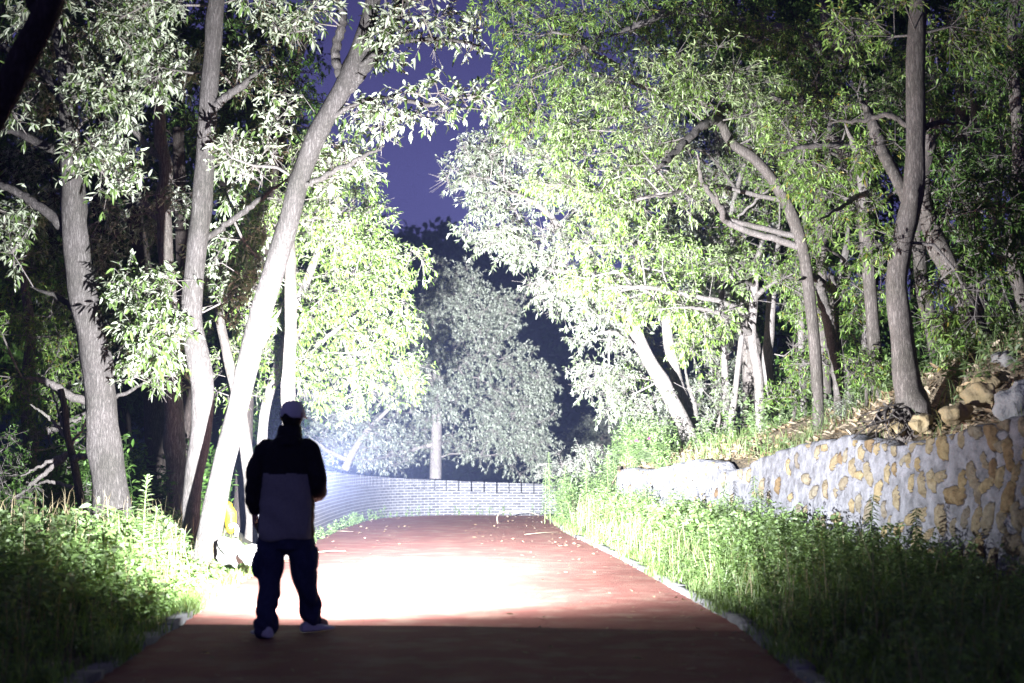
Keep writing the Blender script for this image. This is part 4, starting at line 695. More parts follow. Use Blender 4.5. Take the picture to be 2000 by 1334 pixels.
X, Y, Z = scatter(g, 260, 8, 18, -1, .6, 4.2); sp.append((X, Y, Z, g.uniform(.3, .6, len(X)) * np.interp(Y, [8, 13, 15, 18], [1.1, 1, .6, .5]), g, dict(nl=30, ll=.10, lw=.035)))
X, Y, Z = scatter(g, 700, 11, 17, -1, .2, 1.6); sp.append((X, Y, Z, g.uniform(.12, .28, len(X)), g, dict(nl=22, ll=.06, lw=.028)))
weed_obj(sp, 'leafy green weeds growing through the grass on the left verge')
sp = []
X, Y, Z = scatter(g, 2300, 7, 31, 1, .25, 0); d = X - road_r(Y); sp.append((X, Y, Z, g.uniform(.25, .72, len(X)) * (.45 + .55 * sm(.2, 1.2, d)) * np.interp(Y, [7, 11, 13, 16, 20, 26, 31], [1.0, .8, .62, .65, .85, .82, 1.0]) * patch(X, Y) * 1.15, g, dict(nl=34, ll=.06, lw=.016)))
X, Y, Z = scatter(g, 260, 9, 30, 1, .8, 0); sp.append((X, Y, Z, g.uniform(.4, .78, len(X)) * np.interp(Y, [9, 16, 20], [.7, .8, 1]), g, dict(nl=44, ll=.075, lw=.016)))
X, Y, Z = scatter(g, 300, 15, 28, 1, .8, 0); sp.append((X, Y, Z, g.uniform(.3, .6, len(X)), g, dict(nl=30, ll=.09, lw=.045)))
cy = np.array([(1.5 + g.uniform(.5, 2.0), g.uniform(12, 19)) for _ in range(13)]); X = np.repeat(cy[:, 0], 9) + g.normal(size=117) * .16; Y = np.repeat(cy[:, 1], 9) + g.normal(size=117) * .25
X = np.clip(X, road_r(Y) + .3, wall_x(Y) - .2); sp.append((X, Y, ground_z(X, Y), g.uniform(.45, .85, 117) * np.interp(Y, [11, 15, 20, 27], [.75, .85, .95, .85]), g, dict(nl=80, ll=.055, lw=.02)))
weed_obj(sp, 'tangled green weeds crowding the foot of the stone wall')
sp = []
n = 560; Y = g.uniform(13, 34, n); Sx = g.uniform(.2, 8, n); sp.append((wall_x(Y) + .3 + Sx, Y, bank_z(Sx, Y), g.uniform(.2, .7, n), g, dict(nl=34, ll=.09, lw=.028)))
n = 520; Y = g.uniform(27.3, 32.4, n); X = g.uniform(1.0, 4, n) - (32 - Y) * .02; sp.append((X, Y, np.zeros(n), g.uniform(.35, 1.05, n), g, dict(nl=46, ll=.10, lw=.018)))
n = 160; Y = g.uniform(24.5, 32, n); Sx = g.uniform(-1.2, .3, n) * (Y > 27) + .2; sp.append((wall_x(Y) + .3 + Sx, Y, np.maximum(bank_z(Sx, Y), 0), g.uniform(.4, 1.0, n), g, dict(nl=50, ll=.09, lw=.016)))
weed_obj(sp, 'sparse leafy weeds among the trees on the bank')
sp = []
ws = [g.uniform(.4, LEN - .6) for _ in range(90)]; ws += list(g.normal(9.2, .4, 30)); wq = [wpt(q) for q in ws]
X = np.array([q[0][0] - q[2][0] * .06 for q in wq]); Y = np.array([q[0][1] - q[2][1] * .06 for q in wq]); sp.append((X, Y, np.full(len(X), .02), g.uniform(.06, .26, len(X)), g, dict(nl=16, ll=.05, lw=.014)))
weed_obj(sp, 'small weeds sprouting along the foot of the brick wall')
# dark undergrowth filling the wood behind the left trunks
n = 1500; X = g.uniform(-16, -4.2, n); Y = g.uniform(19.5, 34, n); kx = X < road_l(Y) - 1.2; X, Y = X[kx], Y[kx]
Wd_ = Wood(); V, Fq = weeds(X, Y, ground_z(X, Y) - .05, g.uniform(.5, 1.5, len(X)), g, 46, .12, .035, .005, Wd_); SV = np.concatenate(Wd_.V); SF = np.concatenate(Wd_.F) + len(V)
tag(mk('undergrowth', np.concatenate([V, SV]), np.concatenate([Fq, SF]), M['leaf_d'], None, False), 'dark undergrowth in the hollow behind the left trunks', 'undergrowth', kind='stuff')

# tall single plants
def tall_plant(label, px, py0, py1, D, seed, ll=.09, lw=.03, n=60, style='whorl', group=None, stems=1):
    g = np.random.default_rng(seed); b = P(px, py0, D); b[2] = min(b[2], 9)
    gz = float(ground_z(b[0], D)) if b[0] < wall_x(D) else bank_at(b[0], D)
    t = P(px, py1, D); H = t[2] - gz; root = empty('tall_weed', (float(b[0]), D, gz), label, 'plant', group)
    Ws = Wood(); Vs = []; Fs = []; n0 = 0
    for k in range(stems):
        h = H * (1 if k == 0 else g.uniform(.55, .9)); b1 = np.array((b[0] + (k > 0) * g.uniform(-.18, .18), D + (k > 0) * g.uniform(-.1, .1), gz - .03)); tp = b1 + np.array((g.normal() * .03, 0, h))
        pts = catmull([b1, (b1 + tp) / 2 + g.normal(size=3) * .02, tp], 10); Ws.tube(pts, np.linspace(.008, .003, 10), 6)
        f = np.linspace(.18, 1, n) ** .9; az = np.arange(n) * 2.4 + g.uniform(0, 6); c = np.stack([np.interp(f, np.linspace(0, 1, 10), pts[:, j]) for j in range(3)], 1)
        A = np.stack([np.cos(az), np.sin(az), np.full(n, .45) + .4 * (f > .85)], 1); U = np.tile((0, 0, 1.), (n, 1)) + g.normal(size=(n, 3)) * .15
        L_ = ll * (1.25 - f * .75) * g.uniform(.8, 1.2, n)
        if style == 'drop': A[:, 2] = .1; 
        V, Fq = leafmesh(c, A, U, L_, lw * (1.2 - .6 * f), .2, .5 if style == 'drop' else .25); Vs.append(V); Fs.append(Fq + n0); n0 += len(V)
    Ws.build('stem', M['stem'], root); mk('foliage', np.concatenate(Vs), np.concatenate(Fs), M['weed'], root, False); return root
tall_plant('tallest broad-leaved weed spike between the broad left trunk and the man', 283, 1060, 925, 14.2, 1, .15, .045, 64)
tall_plant('shorter weed spike right beside the tallest one on the left verge', 308, 1060, 985, 14.3, 2, .12, .04, 40)
tall_plant('thin drooping weed leaning over the grass left of the broad trunk', 110, 1080, 985, 12.6, 3, .1, .02, 40, 'drop')
for k, (px, py, D, lab) in enumerate([(1141, 872, 27.5, 'tall narrow-leaved weed against the dim thicket, leftmost of the tall row by the wall end'), (1232, 868, 25.6, 'tall drooping-leaved weed standing over the short wall end'), (1190, 885, 26.8, 'tall narrow weed just left of the short wall end'), (1105, 905, 28, 'slender weed in front of the feathery bush'), (1075, 880, 29, 'thin pale weed spike by the end of the brick wall'), (1420, 935, 19.5, 'tall leafy weed halfway along the foot of the stone wall'), (1468, 925, 18.2, 'dark-stemmed tall weed in front of the whitest part of the stone wall'), (1700, 960, 13.6, 'tall thin weed in front of the bare stones of the wall'), (1790, 985, 12.6, 'tall shadowy weed nearest the dark end of the wall')]):
    tall_plant(lab, px, 960, py, D, 20 + k, .13, .02, 70, 'drop', 'tall weeds along the wall', 2 + k % 2)
# flowering plant on the bank
fp = P(1262, 905, 25.8); fz = bank_at(fp[0], 25.8) if fp[0] > wall_x(25.8) + .3 else 1.0
fr_ = tall_plant('leafy plant with pink flower heads on the bank above the wall notch', 1275, 905, 850, 25.4, 77, .13, .06, 50, stems=5); fr_.name = 'flowering_plant'
M['pink'] = simple('pink_petal', (.45, .05, .22), (.6, .1, .35), 30, .6, 0)
for k, (px, py) in enumerate([(1243, 862), (1268, 858), (1286, 859)]):
    c = P(px, py, 25.3); n = 16; A = unit(np.random.default_rng(k).normal(size=(n, 3)) + (0, 0, .6)); V, Fq = leafmesh(np.tile(c, (n, 1)), A, np.tile((0., .2, 1), (n, 1)), .05, .026); mk('flower', V, Fq, M['pink'], fr_, False)
# dry bent reed at the end of the road and fallen twigs
def stick(name, label, cat, pts, r, m_, sides=6, n=16):
    c = catmull(pts, n); W_ = Wood(); W_.tube(c, np.linspace(r, r * .4, n), sides, .05); return tag(W_.build(name, m_, None, True, tuple(pts[0])), label, cat)
q = [P(972, 1023, 28.9), P(971, 1010, 28.9), P(978, 1001, 28.8), P(1000, 999, 28.8), P(1030, 1000, 28.8), P(1052, 1006, 28.8)]; q[0][2] = .02
stick('dry_reed', 'pale dry reed arched over the road edge near the brick wall', 'reed', q, .014, M['twigdry'])
for lab, a, b, c_ in [('thin dark twig on the road near the far weeds', (1025, 1048), (1060, 1046), (1090, 1043)), ('thin twig on the road just right of the man', (622, 1083), (650, 1083), (676, 1082)), ('twig on the road before the left bend of the brick wall', (652, 1041), (670, 1043), (690, 1042))]:
    stick('twig', lab, 'twig', [gp(*a) + (0, 0, .035), gp(*b) + (0, 0, .05), gp(*c_) + (0, 0, .035)], .008, M['twigdry'])

# ------------------------------------------------------------------ rocks
M['rockw'] = simple('pale_rock', (.20, .19, .185), (.36, .35, .34), 7, .9, .9, .03)
M['rockt'] = simple('tan_rock', (.30, .23, .12), (.48, .39, .24), 5, .9, .9, .03)
M['rockg'] = simple('grey_rock', (.30, .30, .30), (.48, .48, .47), 6, .9, .9, .03)
def rock(label, px, py, D, size, m_, seed, rot=0., z=None, jag=.5):
    c = P(px, py, D); V, Fq = rough_stone(None, c, size, seed, rot, jag, 16)
    tx = .012 * np.sin(V[:, :1] * 40 + V[:, 2:] * 33) ; V = V + tx * (1, 1, .5)
    return tag(mk('rock', V, Fq, m_, None, False, (c[0], c[1], c[2] - size[2])), label, 'rock')
rock('white jagged rock at the foot of the leaning tree left of the man', 450, 1076, 15.2, (.17, .15, .18), M['rockw'], 4, .3)
rock('small pale rock at the road edge just left of the man', 486, 1080, 15.0, (.10, .10, .12), M['rockw'], 9)
rock('low pale stone between the two pale trunks of the left verge', 340, 1068, 15.8, (.18, .15, .08), M['rockw'], 12)
rock('flat pale stone half buried in the far left grass', 85, 1128, 12.8, (.16, .12, .06), M['rockw'], 15)
rock('big upright grey boulder standing on the wall top at the right edge', 1990, 790, 13.6, (.24, .24, .26), M['rockg'], 21, .4)
rock('pale boulder lying highest on the slope at the right edge', 1970, 703, 15.2, (.20, .18, .10), M['rockw'], 24, .1)
rock('tan angular rock just left of the big grey boulder', 1915, 775, 14.4, (.17, .2, .14), M['rockt'], 27, .8)
rock('tan rock below the heavy leaning trunk, upper of the tan pair', 1925, 748, 14.9, (.17, .14, .10), M['rockt'], 30, .2)
rock('wide tan rock resting on the wall top left of the grey boulder', 1870, 808, 14.3, (.2, .16, .12), M['rockt'], 33, .5)
rock('tan stone under the root tangle', 1745, 836, 15.3, (.15, .12, .12), M['rockt'], 36, .9)
rock('small tan stone right of the root tangle', 1800, 828, 15.0, (.13, .12, .11), M['rockt'], 39, .1)
n = 420; Y = rng.uniform(12.5, 30, n); Sx = rng.uniform(.08, 2.6, n); W_ = Wood(); base_v, base_f = rough_stone(None, (0, 0, 0), (1, 1, .7), 71, 0, .5, 5)
for k in range(n):
    sc_ = random.uniform(.018, .055) * (1.3 if Y[k] < 16 else 1); a_ = random.uniform(0, 6.28); V = base_v * sc_; V = np.stack([V[:, 0] * math.cos(a_) - V[:, 1] * math.sin(a_), V[:, 0] * math.sin(a_) + V[:, 1] * math.cos(a_), V[:, 2]], 1)
    W_.add(V + (wall_x(Y[k]) + .3 + Sx[k], Y[k], float(bank_z(np.array(Sx[k]), np.array(Y[k]))) + .2 * sc_), base_f)
tag(W_.build('rubble', M['rockt'], None, False), 'small tan rubble strewn over the slope above the wall', 'rubble', kind='stuff')
# root tangle
rt = empty('root_tangle', tuple(P(1740, 800, 15.3)), 'tangle of bare grey roots spilling over the wall top below the tall foreground trunk', 'roots')
g = np.random.default_rng(99)
for k in range(44):
    a = P(g.uniform(1715, 1805), g.uniform(785, 806), 15.5); b = P(g.uniform(1655, 1800), g.uniform(815, 872), 15.08 + g.uniform(-.05, .15)); m_ = (a + b) / 2 + g.normal(size=3) * (.07, .03, .03) + (0, -.04, .01)
    c = catmull([a, m_, b], 12); W_ = Wood(); W_.tube(c, np.linspace(g.uniform(.006, .017) * (1 + (k % 9 == 0)), .004, 12), 6, .1, k); W_.build('root', M['bark_r'], rt)
# yellow sack
ys_ = P(449, 1040, 15.6); sk = empty('yellow_sack', (float(ys_[0]), 15.6, float(ys_[2])), 'bulging yellow sack with a white tied end behind the leaning tree foot', 'sack')
def blob(W_, c, r, seed, nn=14, amp=.08):
    g = np.random.default_rng(seed); ph = g.uniform(0, 6, 6); V = []; n1, n2 = nn, nn * 2
    for i in range(n1 + 1):
        for j in range(n2):
            th = math.pi * i / n1; f = 2 * math.pi * j / n2; d = np.array((math.sin(th) * math.cos(f), math.sin(th) * math.sin(f), math.cos(th)))
            k = 1 + amp * (math.sin(d[0] * 4 + ph[0]) * math.sin(d[2] * 5 + ph[1]) + .5 * math.sin(f * 7 + ph[2]) * math.sin(th))
            V.append(np.array(c) + d * np.array(r) * k)
    Fq = [[i * n2 + j, (i + 1) * n2 + j, (i + 1) * n2 + (j + 1) % n2, i * n2 + (j + 1) % n2] for i in range(n1) for j in range(n2)]
    W_.add(V, np.array(Fq))
M['yellow'] = simple('yellow_cloth', (.34, .17, .004), (.46, .26, .01), 9, .55, .4, .02)
M['white'] = simple('white_plastic', (.7, .7, .7), (.8, .8, .8), 9, .4, .1)
def remesh(W_, name, m_, parent, vox=.012, smooth_it=2, disp=0.):
    o = W_.build(name, m_, parent); md = o.modifiers.new('r', 'REMESH'); md.mode = 'VOXEL'; md.voxel_size = vox; md.use_smooth_shade = True
    if smooth_it: sm_ = o.modifiers.new('s', 'SMOOTH'); sm_.iterations = smooth_it; sm_.factor = .5
    bpy.context.view_layer.update(); dg = bpy.context.evaluated_depsgraph_get(); me = bpy.data.meshes.new_from_object(o.evaluated_get(dg)); o.modifiers.clear(); o.data = me
    me.polygons.foreach_set('use_smooth', np.ones(len(me.polygons), bool))
    return o
W_ = Wood(); blob(W_, P(451, 1016, 15.6), (.065, .07, .15), 3); blob(W_, P(444, 990, 15.6), (.055, .06, .06), 5); remesh(W_, 'sack_body', M['yellow'], sk, .012, 3)
W_ = Wood(); W_.tube(catmull([P(450, 1028, 15.5), P(458, 1026, 15.48), P(463, 1034, 15.48), P(461, 1046, 15.5)], 12), np.linspace(.026, .02, 12), 8); W_.build('tied_end', M['white'], sk)

# ------------------------------------------------------------------ the man
MX, MY = -1.70, 10.80
person = empty('person', (MX, MY, .02), 'man seen from behind in cap, two-tone jacket and cargo trousers, standing on the road', 'person')
def L(x, y, z): return np.array((MX + x, MY + y, z + .02))
M['skin'] = simple('skin', (.42, .26, .19), (.50, .32, .24), 12, .55, .1, .002)
M['jblack'] = simple('black_cloth', (.012, .012, .014), (.02, .02, .022), 60, .85, .2, .002)
M['jgrey'] = simple('grey_cloth', (.23, .235, .23), (.30, .30, .29), 60, .85, .25, .002)
M['trouser'] = simple('navy_trouser', (.03, .038, .085), (.05, .06, .12), 30, .85, .25, .003)
M['capgrey'] = simple('cap_cloth', (.66, .69, .70), (.76, .78, .78), 70, .85, .25, .002)
M['shoe'] = simple('shoe_cloth', (.62, .62, .62), (.7, .7, .7), 50, .8, .2, .002)
M['sole'] = simple('shoe_sole', (.6, .6, .58), (.7, .7, .68), 30, .6, 0)
M['hair'] = simple('black_hair', (.012, .010, .009), (.03, .025, .02), 90, .6, .4, .004)
M['metal'] = simple('black_metal', (.02, .02, .02), (.03, .03, .03), 30, .35, 0, .5)
def sweep(W_, pts, radii, sides=14):
    """elliptical tube: radii = (half width x, half depth y) with rings kept level for near-vertical parts"""
    pts = np.array(pts); n = len(pts); a = np.arange(sides) / sides * 2 * np.pi; V = []
    for p, (rx, ry_) in zip(pts, radii): V += [p + np.array((rx * math.copysign(abs(math.cos(t)) ** .85, math.cos(t)), ry_ * math.copysign(abs(math.sin(t)) ** .85, math.sin(t)), 0)) for t in a]
    V += [pts[0], pts[-1]]; up = pts[-1][2] > pts[0][2]
    Fq = [[i * sides + k, i * sides + (k + 1) % sides, (i + 1) * sides + (k + 1) % sides, (i + 1) * sides + k] for i in range(n - 1) for k in range(sides)]
    Fq += [[n * sides, (k + 1) % sides, k, k] for k in range(sides)] + [[n * sides + 1, (n - 1) * sides + k, (n - 1) * sides + (k + 1) % sides, (n - 1) * sides + (k + 1) % sides] for k in range(sides)]
    W_.add(np.array(V), np.array(Fq))
def limb(W_, pts, rad, n=18, sides=14):
    c = catmull(np.c_[pts, rad], n); W_.tube(c[:, :3], c[:, 3], sides)
    for q_ in (c[0], c[-1]): blob(W_, q_[:3], (q_[3] * .96,) * 3, 1, 8, 0)
# body (one skinned surface: head, neck, torso, arms, fingers, legs)
def skin_body():
    V = []; E = []; Rr = []
    def add(p, r, par=None):
        V.append(tuple(p - np.array(person.location))); Rr.append(r if isinstance(r, tuple) else (r, r)); k = len(V) - 1
        if par is not None: E.append((par, k))
        return k
    pel = add(L(0, 0, .90), (.14, .10)); ab = add(L(0, 0, 1.08), (.13, .09), pel); ch = add(L(0, 0, 1.28), (.15, .10), ab); nb_ = add(L(.005, .0, 1.44), .075, ch)
    nk = add(L(.02, .015, 1.50), .052, nb_); h1 = add(L(.028, .03, 1.575), (.062, .068), nk); h2 = add(L(.033, .035, 1.645), (.073, .088), h1); add(L(.033, .03, 1.70), (.068, .08), h2)
    for sd in (-1, 1):
        sh = add(L(.155 * sd, 0, 1.39), .055, ch)
        if sd < 0: el = add(L(-.235, -.03, 1.14), .042, sh); wr = add(L(-.245, .02, .915), .027, el); pm = add(L(-.246, .03, .87), (.032, .018), wr); fd = np.array((.02, .12, -1.)); sp_ = np.array((0.1, 1., .1))
        else: el = add(L(.232, -.03, 1.13), .042, sh); wr = add(L(.225, .17, 1.035), .027, el); pm = add(L(.205, .235, 1.03), (.030, .020), wr); fd = np.array((-.75, .65, .05)); sp_ = np.array((.0, .1, -1.))
        fd = fd / np.linalg.norm(fd); sp_ = sp_ / np.linalg.norm(sp_); pc = np.array(V[pm]) + np.array(person.location); cu = unit(np.array((.9 if sd < 0 else -.3, 0 if sd < 0 else .5, 0 if sd < 0 else .5)))
        for j, (o_, l_) in enumerate(((-.027, .072), (-.009, .084), (.009, .080), (.026, .062))):
            b_ = pc + fd * .032 + sp_ * o_ * -1; k1 = add(b_, .0095, pm); k2 = add(b_ + fd * l_ * .45 + cu * .006, .0085, k1); add(b_ + fd * l_ * .8 + cu * (.03 if sd < 0 else .022), .0075, k2)
        t1 = add(pc + sp_ * .030 + fd * .0, .011, pm); t2 = add(pc + sp_ * .048 + fd * .03 + cu * .008, .0095, t1); add(pc + sp_ * .048 + fd * .055 + cu * .014, .008, t2)
        hp = add(L(.085 * sd, 0, .86), .085, pel); kn = add(L(-.118 if sd < 0 else .128, .02 if sd < 0 else .06, .48), .055, hp); an = add(L(-.130 if sd < 0 else .172, -.12 if sd < 0 else .2, .10), .038, kn)
        fx = (-.05, .13) if sd < 0 else (.11, .09); add(np.array(V[an]) + np.array(person.location) + np.array((fx[0], fx[1], -.05)), (.038, .028), an)
    me = bpy.data.meshes.new('person_body'); me.from_pydata(V, E, []); o = bpy.data.objects.new('person_body', me); COL.objects.link(o); o.parent = person
    md = o.modifiers.new('skin', 'SKIN'); md.use_smooth_shade = True; sv_ = me.skin_vertices[0].data
    for k, r in enumerate(Rr): sv_[k].radius = r; sv_[k].use_root = (k == 0)
    sb = o.modifiers.new('sub', 'SUBSURF'); sb.levels = 2; sb.render_levels = 2
    bpy.context.view_layer.update(); dg = bpy.context.evaluated_depsgraph_get(); me2 = bpy.data.meshes.new_from_object(o.evaluated_get(dg)); o.modifiers.clear(); o.data = me2; me2.materials.append(M['skin'])
    # face: nose, brow, mouth, ears pushed out of the head surface (head turned a little right)
    ha = R(-22); fwd = np.array((math.sin(-ha), math.cos(ha), 0)); rt_ = np.array((math.cos(ha), -math.sin(-ha), 0)); hc = np.array(L(.033, .035, 1.635)) - np.array(person.location)
    co_ = np.array([v.co for v in me2.vertices]); rel = co_ - hc; hd = (rel[:, 2] > -.12) & (np.linalg.norm(rel, axis=1) < .2)
    f_ = rel @ fwd; s_ = rel @ rt_; z_ = rel[:, 2]; push = np.zeros(len(co_))
    push += .022 * np.exp(-((s_ / .012) ** 2) - ((z_ + .012) / .025) ** 2) * (f_ > .03); push -= .009 * np.exp(-(((np.abs(s_) - .032) / .014) ** 2) - ((z_ - .02) / .012) ** 2) * (f_ > .03)
    push += .006 * np.exp(-((s_ / .022) ** 2) - ((z_ + .052) / .008) ** 2) * (f_ > .03); co_ += fwd * (push * hd)[:, None]
    me2.vertices.foreach_set('co', co_.astype(np.float32).ravel()); me2.update(); return o
body = skin_body()
ha = R(22); FW = np.array((math.sin(ha), math.cos(ha), 0)); RT = np.array((math.cos(ha), -math.sin(ha), 0)); HC = L(.033, .03, 1.640); UP = np.array((0, 0, 1.))
def hp_(s_, f_, u_): return HC + RT * s_ + FW * f_ + UP * u_
for sd in (-1, 1):
    W_ = Wood(); c = catmull([hp_(sd * .078, -.012, .018), hp_(sd * .092, -.022, .022), hp_(sd * .094, -.026, -.005), hp_(sd * .086, -.016, -.03), hp_(sd * .078, -.008, -.032)], 14); W_.tube(c, [.006] * 14, 8); blob(W_, hp_(sd * .081, -.012, -.004), (.008, .014, .024), 2, 8, 0); W_.build('ear', M['skin'], person)
# hair below the cap
def dome(W_, s0, r, z0, z1, n1=10, n2=28, back=None):
    V = []
    for i in range(n1 + 1):
        t = i / n1; u_ = z0 + (z1 - z0) * math.sin(t * math.pi / 2); k = math.cos(t * math.pi / 2) ** .75 if t < 1 else 0.02
        for j in range(n2):
            a = 2 * math.pi * j / n2; rr = k; V.append(hp_(r[0] * math.cos(a) * rr, s0 + r[1] * math.sin(a) * rr, u_))
    Fq = [[i * n2 + j, i * n2 + (j + 1) % n2, (i + 1) * n2 + (j + 1) % n2, (i + 1) * n2 + j] for i in range(n1) for j in range(n2)]; W_.add(V, np.array(Fq)); return V
W_ = Wood(); V = []; n2 = 24
for i, (u_, rx, ry_) in enumerate([(-.085, .060, .066), (-.06, .070, .080), (-.03, .078, .090), (.01, .082, .095), (.03, .082, .095)]):
    for j in range(n2):
        a = math.pi + math.pi * (j / (n2 - 1)) * 1.0; V.append(hp_(rx * math.cos(a) * 1.02, -.005 + ry_ * math.sin(a), u_ + .004 * math.sin(j * 2.3)))
W_.add(V, np.array([[i * n2 + j, i * n2 + j + 1, (i + 1) * n2 + j + 1, (i + 1) * n2 + j] for i in range(4) for j in range(n2 - 1)])); o = W_.build('hair', M['hair'], person); sd_ = o.modifiers.new('s', 'SOLIDIFY'); sd_.thickness = .008
# cap: crown, brim, back strap
cap = empty('cap', (0, 0, 0)); cap.parent = person; cap.location = (0, 0, 0)
bpy.data.objects.remove(cap)
W_ = Wood(); V = []; n1, n2 = 14, 40
for i in range(n1 + 1):
    t = i / n1; zz = .0 + .134 * math.sin(t * math.pi / 2) ** .95; k = max(math.cos(t * math.pi / 2) ** .55, .01)
    for j in range(n2):
        a = 2 * math.pi * j / n2; seam = 1 + .008 * abs(math.sin(a * 3)); lift = 0
        if i < 4: lift = .034 * math.exp(-((a - 1.5 * math.pi) / .34) ** 2) * (1 - i / 4)
        V.append(hp_(.093 * math.cos(a) * k * seam, -.004 + .108 * math.sin(a) * k * seam, -.014 + zz + lift))
W_.add(V, np.array([[i * n2 + j, i * n2 + (j + 1) % n2, (i + 1) * n2 + (j + 1) % n2, (i + 1) * n2 + j] for i in range(n1) for j in range(n2)]))
capo = W_.build('cap', M['capgrey'], person); q_ = capo.modifiers.new('s', 'SOLIDIFY'); q_.thickness = .004
W_ = Wood(); V = []
for i in range(7):
    for j in range(15):
        a = math.pi * (.12 + .76 * j / 14); t = i / 6; V.append(hp_((.092 - .008 * t) * math.cos(a), -.004 + .106 * math.sin(a) + .075 * t * math.sin(a), -.006 - .018 * t + .012 * math.sin(a)))
W_.add(V, np.array([[i * 15 + j, i * 15 + j + 1, (i + 1) * 15 + j + 1, (i + 1) * 15 + j] for i in range(6) for j in range(14)])); o = W_.build('brim', M['capgrey'], capo if False else person); q_ = o.modifiers.new('s', 'SOLIDIFY'); q_.thickness = .004
W_ = Wood(); W_.tube([hp_(.095 * math.cos(a), -.004 + .111 * math.sin(a), -.010) for a in np.linspace(1.36 * math.pi, 1.64 * math.pi, 10)], [.006] * 10, 6); W_.build('cap_strap', M['jblack'], person)
W_ = Wood(); blob(W_, hp_(0, 0, .121), (.009, .009, .005), 1, 6, 0); W_.build('cap_button', M['capgrey'], person)
# jacket
W_ = Wood()
sweep(W_, [L(0.0, 0, .715), L(0, 0, .76), L(.0, 0, .90), L(.0, .0, 1.05), L(0, 0, 1.2), L(0, 0, 1.33), L(0, 0, 1.40), L(.003, 0, 1.445), L(.008, 0, 1.475), L(.012, .005, 1.51), L(.018, .008, 1.545), L(.022, .012, 1.572)],
      [(.205, .150), (.215, .158), (.208, .150), (.202, .142), (.200, .135), (.198, .128), (.188, .118), (.150, .104), (.100, .088), (.092, .088), (.088, .086), (.084, .086)], 28)
limb(W_, [L(-.150, 0, 1.395), L(-.215, -.012, 1.29), L(-.246, -.03, 1.15), L(-.252, -.01, 1.03), L(-.246, .02, .945)], [.082, .074, .066, .060, .055])
limb(W_, [L(.150, 0, 1.395), L(.205, -.015, 1.29), L(.232, -.03, 1.155), L(.236, .03, 1.085), L(.228, .13, 1.055)], [.082, .076, .068, .066, .058])
blob(W_, L(.005, -.085, 1.44), (.105, .052, .055), 7, 12, .1)   # folded hood
jk = remesh(W_, 'jacket', [M['jblack'], M['jgrey']], person, .0085, 3)
co_ = np.zeros(len(jk.data.vertices) * 3, np.float32); jk.data.vertices.foreach_get('co', co_); co_ = co_.reshape(-1, 3).astype(float); no_ = np.zeros(len(co_) * 3, np.float32); jk.data.vertices.foreach_get('normal', no_); no_ = no_.reshape(-1, 3)
x_, y_, z_ = co_.T; fold = .007 * np.sin(x_ * 26 + z_ * 9 + 2 * np.sin(z_ * 7)) * sm(1.15, .8, z_) * 1.0 + .0035 * np.sin(z_ * 47 + x_ * 25 + 2.5 * np.sin(y_ * 20 + z_ * 13)) * (np.abs(x_) > .17) + .004 * np.sin(z_ * 30 + x_ * 14)
co_ += no_ * fold[:, None]; co_[:, 2] += .006 * np.sin(x_ * 18) * (z_ < .76); jk.data.vertices.foreach_set('co', co_.astype(np.float32).ravel()); jk.data.update()
mi = []
for p_ in jk.data.polygons: c = p_.center; mi.append(1 if (c.z < 1.205 + .004 * math.sin(c.x * 30) and abs(c.x - .0) < .196 - .03 * max(0, c.z - 1.0) / .2 and c.z > .69 and not (c.x > .165 and c.y > .03 and c.z > .97)) else 0)
jk.data.polygons.foreach_set('material_index', np.array(mi, np.int32))
# trousers
W_ = Wood()
sweep(W_, [L(0, 0, .64), L(0, 0, .70), L(0, 0, .80), L(0, 0, .95)], [(.150, .115), (.185, .13), (.190, .13), (.17, .12)], 24)
limb(W_, [L(-.098, 0, .80), L(-.112, .0, .62), L(-.118, .0, .46), L(-.122, -.04, .30), L(-.126, -.10, .16), L(-.128, -.13, .075)], [.112, .110, .094, .082, .082, .090])
limb(W_, [L(.088, 0, .80), L(.108, .03, .62), L(.128, .06, .46), L(.146, .11, .32), L(.162, .17, .20), L(.174, .20, .12)], [.112, .108, .096, .086, .082, .084])
blob(W_, L(-.215, -.01, .53), (.038, .085, .105), 3, 12, .12); blob(W_, L(.208, .045, .56), (.034, .08, .09), 4, 12, .12)
tr_ = remesh(W_, 'trousers', M['trouser'], person, .009, 2)
co_ = np.zeros(len(tr_.data.vertices) * 3, np.float32); tr_.data.vertices.foreach_get('co', co_); co_ = co_.reshape(-1, 3).astype(float); no_ = np.zeros(len(co_) * 3, np.float32); tr_.data.vertices.foreach_get('normal', no_); no_ = no_.reshape(-1, 3)
x_, y_, z_ = co_.T; fold = .009 * np.sin(z_ * 38 + 9 * x_ + 3 * np.sin(x_ * 24 + y_ * 20 + z_ * 9)) * sm(.42, .12, z_) + .006 * np.sin(z_ * 30 + x_ * 30) ; co_ += no_ * fold[:, None]; tr_.data.vertices.foreach_set('co', co_.astype(np.float32).ravel()); tr_.data.update()
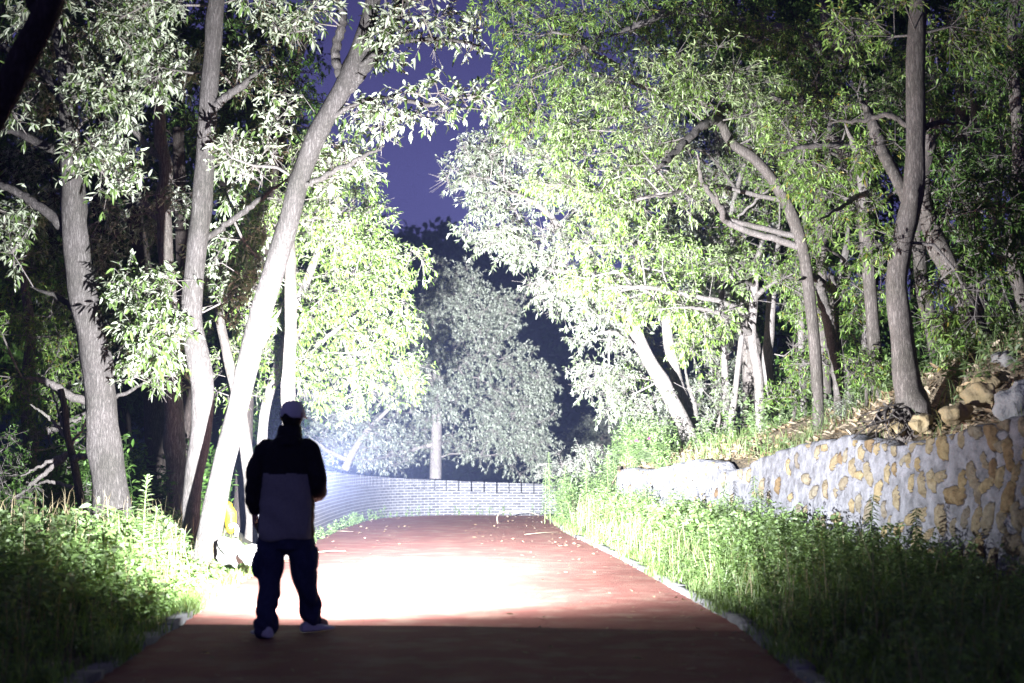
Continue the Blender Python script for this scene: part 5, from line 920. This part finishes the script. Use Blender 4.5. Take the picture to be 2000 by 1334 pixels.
# shoes
def shoe(px_, py_, rot, z=0.):
    def W2(a, b, c): return L(px_ + a * math.cos(rot) - b * math.sin(rot), py_ + a * math.sin(rot) + b * math.cos(rot), c + z)
    W_ = Wood(); prof = [(-.115, .030, .075), (-.09, .040, .088), (-.03, .042, .085), (.03, .045, .068), (.09, .050, .055), (.14, .044, .045), (.165, .026, .036)]; n = 14; V = []
    for (y, wd, h) in prof:
        for k in range(n):
            a = 2 * math.pi * k / n; V.append(W2(wd * math.cos(a), y, .022 + (h - .022) * (math.sin(a) if math.sin(a) > 0 else .25 * math.sin(a))))
    W_.add(V, np.array([[i * n + k, (i + 1) * n + k, (i + 1) * n + (k + 1) % n, i * n + (k + 1) % n] for i in range(len(prof) - 1) for k in range(n)] + [[0, k, k + 1, k + 1] for k in range(1, n - 1)] + [[(len(prof) - 1) * n, (len(prof) - 1) * n + k + 1, (len(prof) - 1) * n + k, (len(prof) - 1) * n + k] for k in range(1, n - 1)]))
    s_ = remesh(W_, 'shoe', M['shoe'], person, .006, 2); W_ = Wood(); V = []; m_ = 24
    for zz in (0.0, .026):
        for k in range(m_):
            a = 2 * math.pi * k / m_; y = .025 + .148 * math.sin(a); V.append(W2((.050 - .006 * (math.sin(a) < 0)) * math.copysign(abs(math.cos(a)) ** .7, math.cos(a)), y, zz))
    V += [W2(0, .025, 0), W2(0, .025, .026)]
    W_.add(V, np.array([[k, (k + 1) % m_, m_ + (k + 1) % m_, m_ + k] for k in range(m_)] + [[2 * m_, (k + 1) % m_, k, k] for k in range(m_)] + [[2 * m_ + 1, m_ + k, m_ + (k + 1) % m_, m_ + (k + 1) % m_] for k in range(m_)])); o = W_.build('sole', M['sole'], s_)
    o.parent = s_; o.location = (0, 0, 0)
    V = np.zeros(len(o.data.vertices) * 3, np.float32)
    return s_
def fixchild(o, par):   # the mesh was written relative to the part's own origin
    pass
shoe(-.140, -.13, .62); shoe(.195, .185, -.95)
# torch in the right hand
tp_ = np.array((LP[0], LP[1], LP[2])); t0 = tp_ + np.array((.07, -.34, -.035)); t1 = tp_ + np.array((-.0, -.012, -.0)); tch = empty('torch', tuple(t0), 'black hand torch held out ahead by the man, its front hidden by him', 'torch')
dr_ = unit(t1 - t0); le = np.linalg.norm(t1 - t0) - .0
W_ = Wood(); W_.tube([t0, t0 + dr_ * .004, t0 + dr_ * .10, t0 + dr_ * .16, t0 + dr_ * .19], [.016, .019, .019, .019, .022], 20); W_.build('handle', M['metal'], tch)
W_ = Wood(); W_.tube([t0 + dr_ * .19, t0 + dr_ * .21, t0 + dr_ * (le - .07), t0 + dr_ * (le - .06), t0 + dr_ * (le - .03)], [.022, .030, .034, .036, .036], 24); W_.build('torch_head', M['metal'], tch)

# ------------------------------------------------------------------ thin night haze
hb = [(-450, -60, -8), (450, 740, 66)]
V = [(x, y, z) for x in (hb[0][0], hb[1][0]) for y in (hb[0][1], hb[1][1]) for z in (hb[0][2], hb[1][2])]
hz = mk('haze', V, [(0, 1, 3, 2), (4, 6, 7, 5), (0, 4, 5, 1), (2, 3, 7, 6), (0, 2, 6, 4), (1, 5, 7, 3)], None, None, False)
mh = bpy.data.materials.new('haze'); mh.use_nodes = True; mh.node_tree.nodes.clear(); ho = mh.node_tree.nodes.new('ShaderNodeOutputMaterial'); hv = mh.node_tree.nodes.new('ShaderNodeVolumePrincipled')
hv.inputs['Color'].default_value = (.45, .55, 1, 1); hv.inputs['Density'].default_value = .0013; hv.inputs['Anisotropy'].default_value = .35
mh.node_tree.links.new(hv.outputs[0], ho.inputs['Volume']); hz.data.materials.append(mh); hz['kind'] = 'stuff'; hz['label'] = 'thin bluish night haze in the torch beam and over the valley'
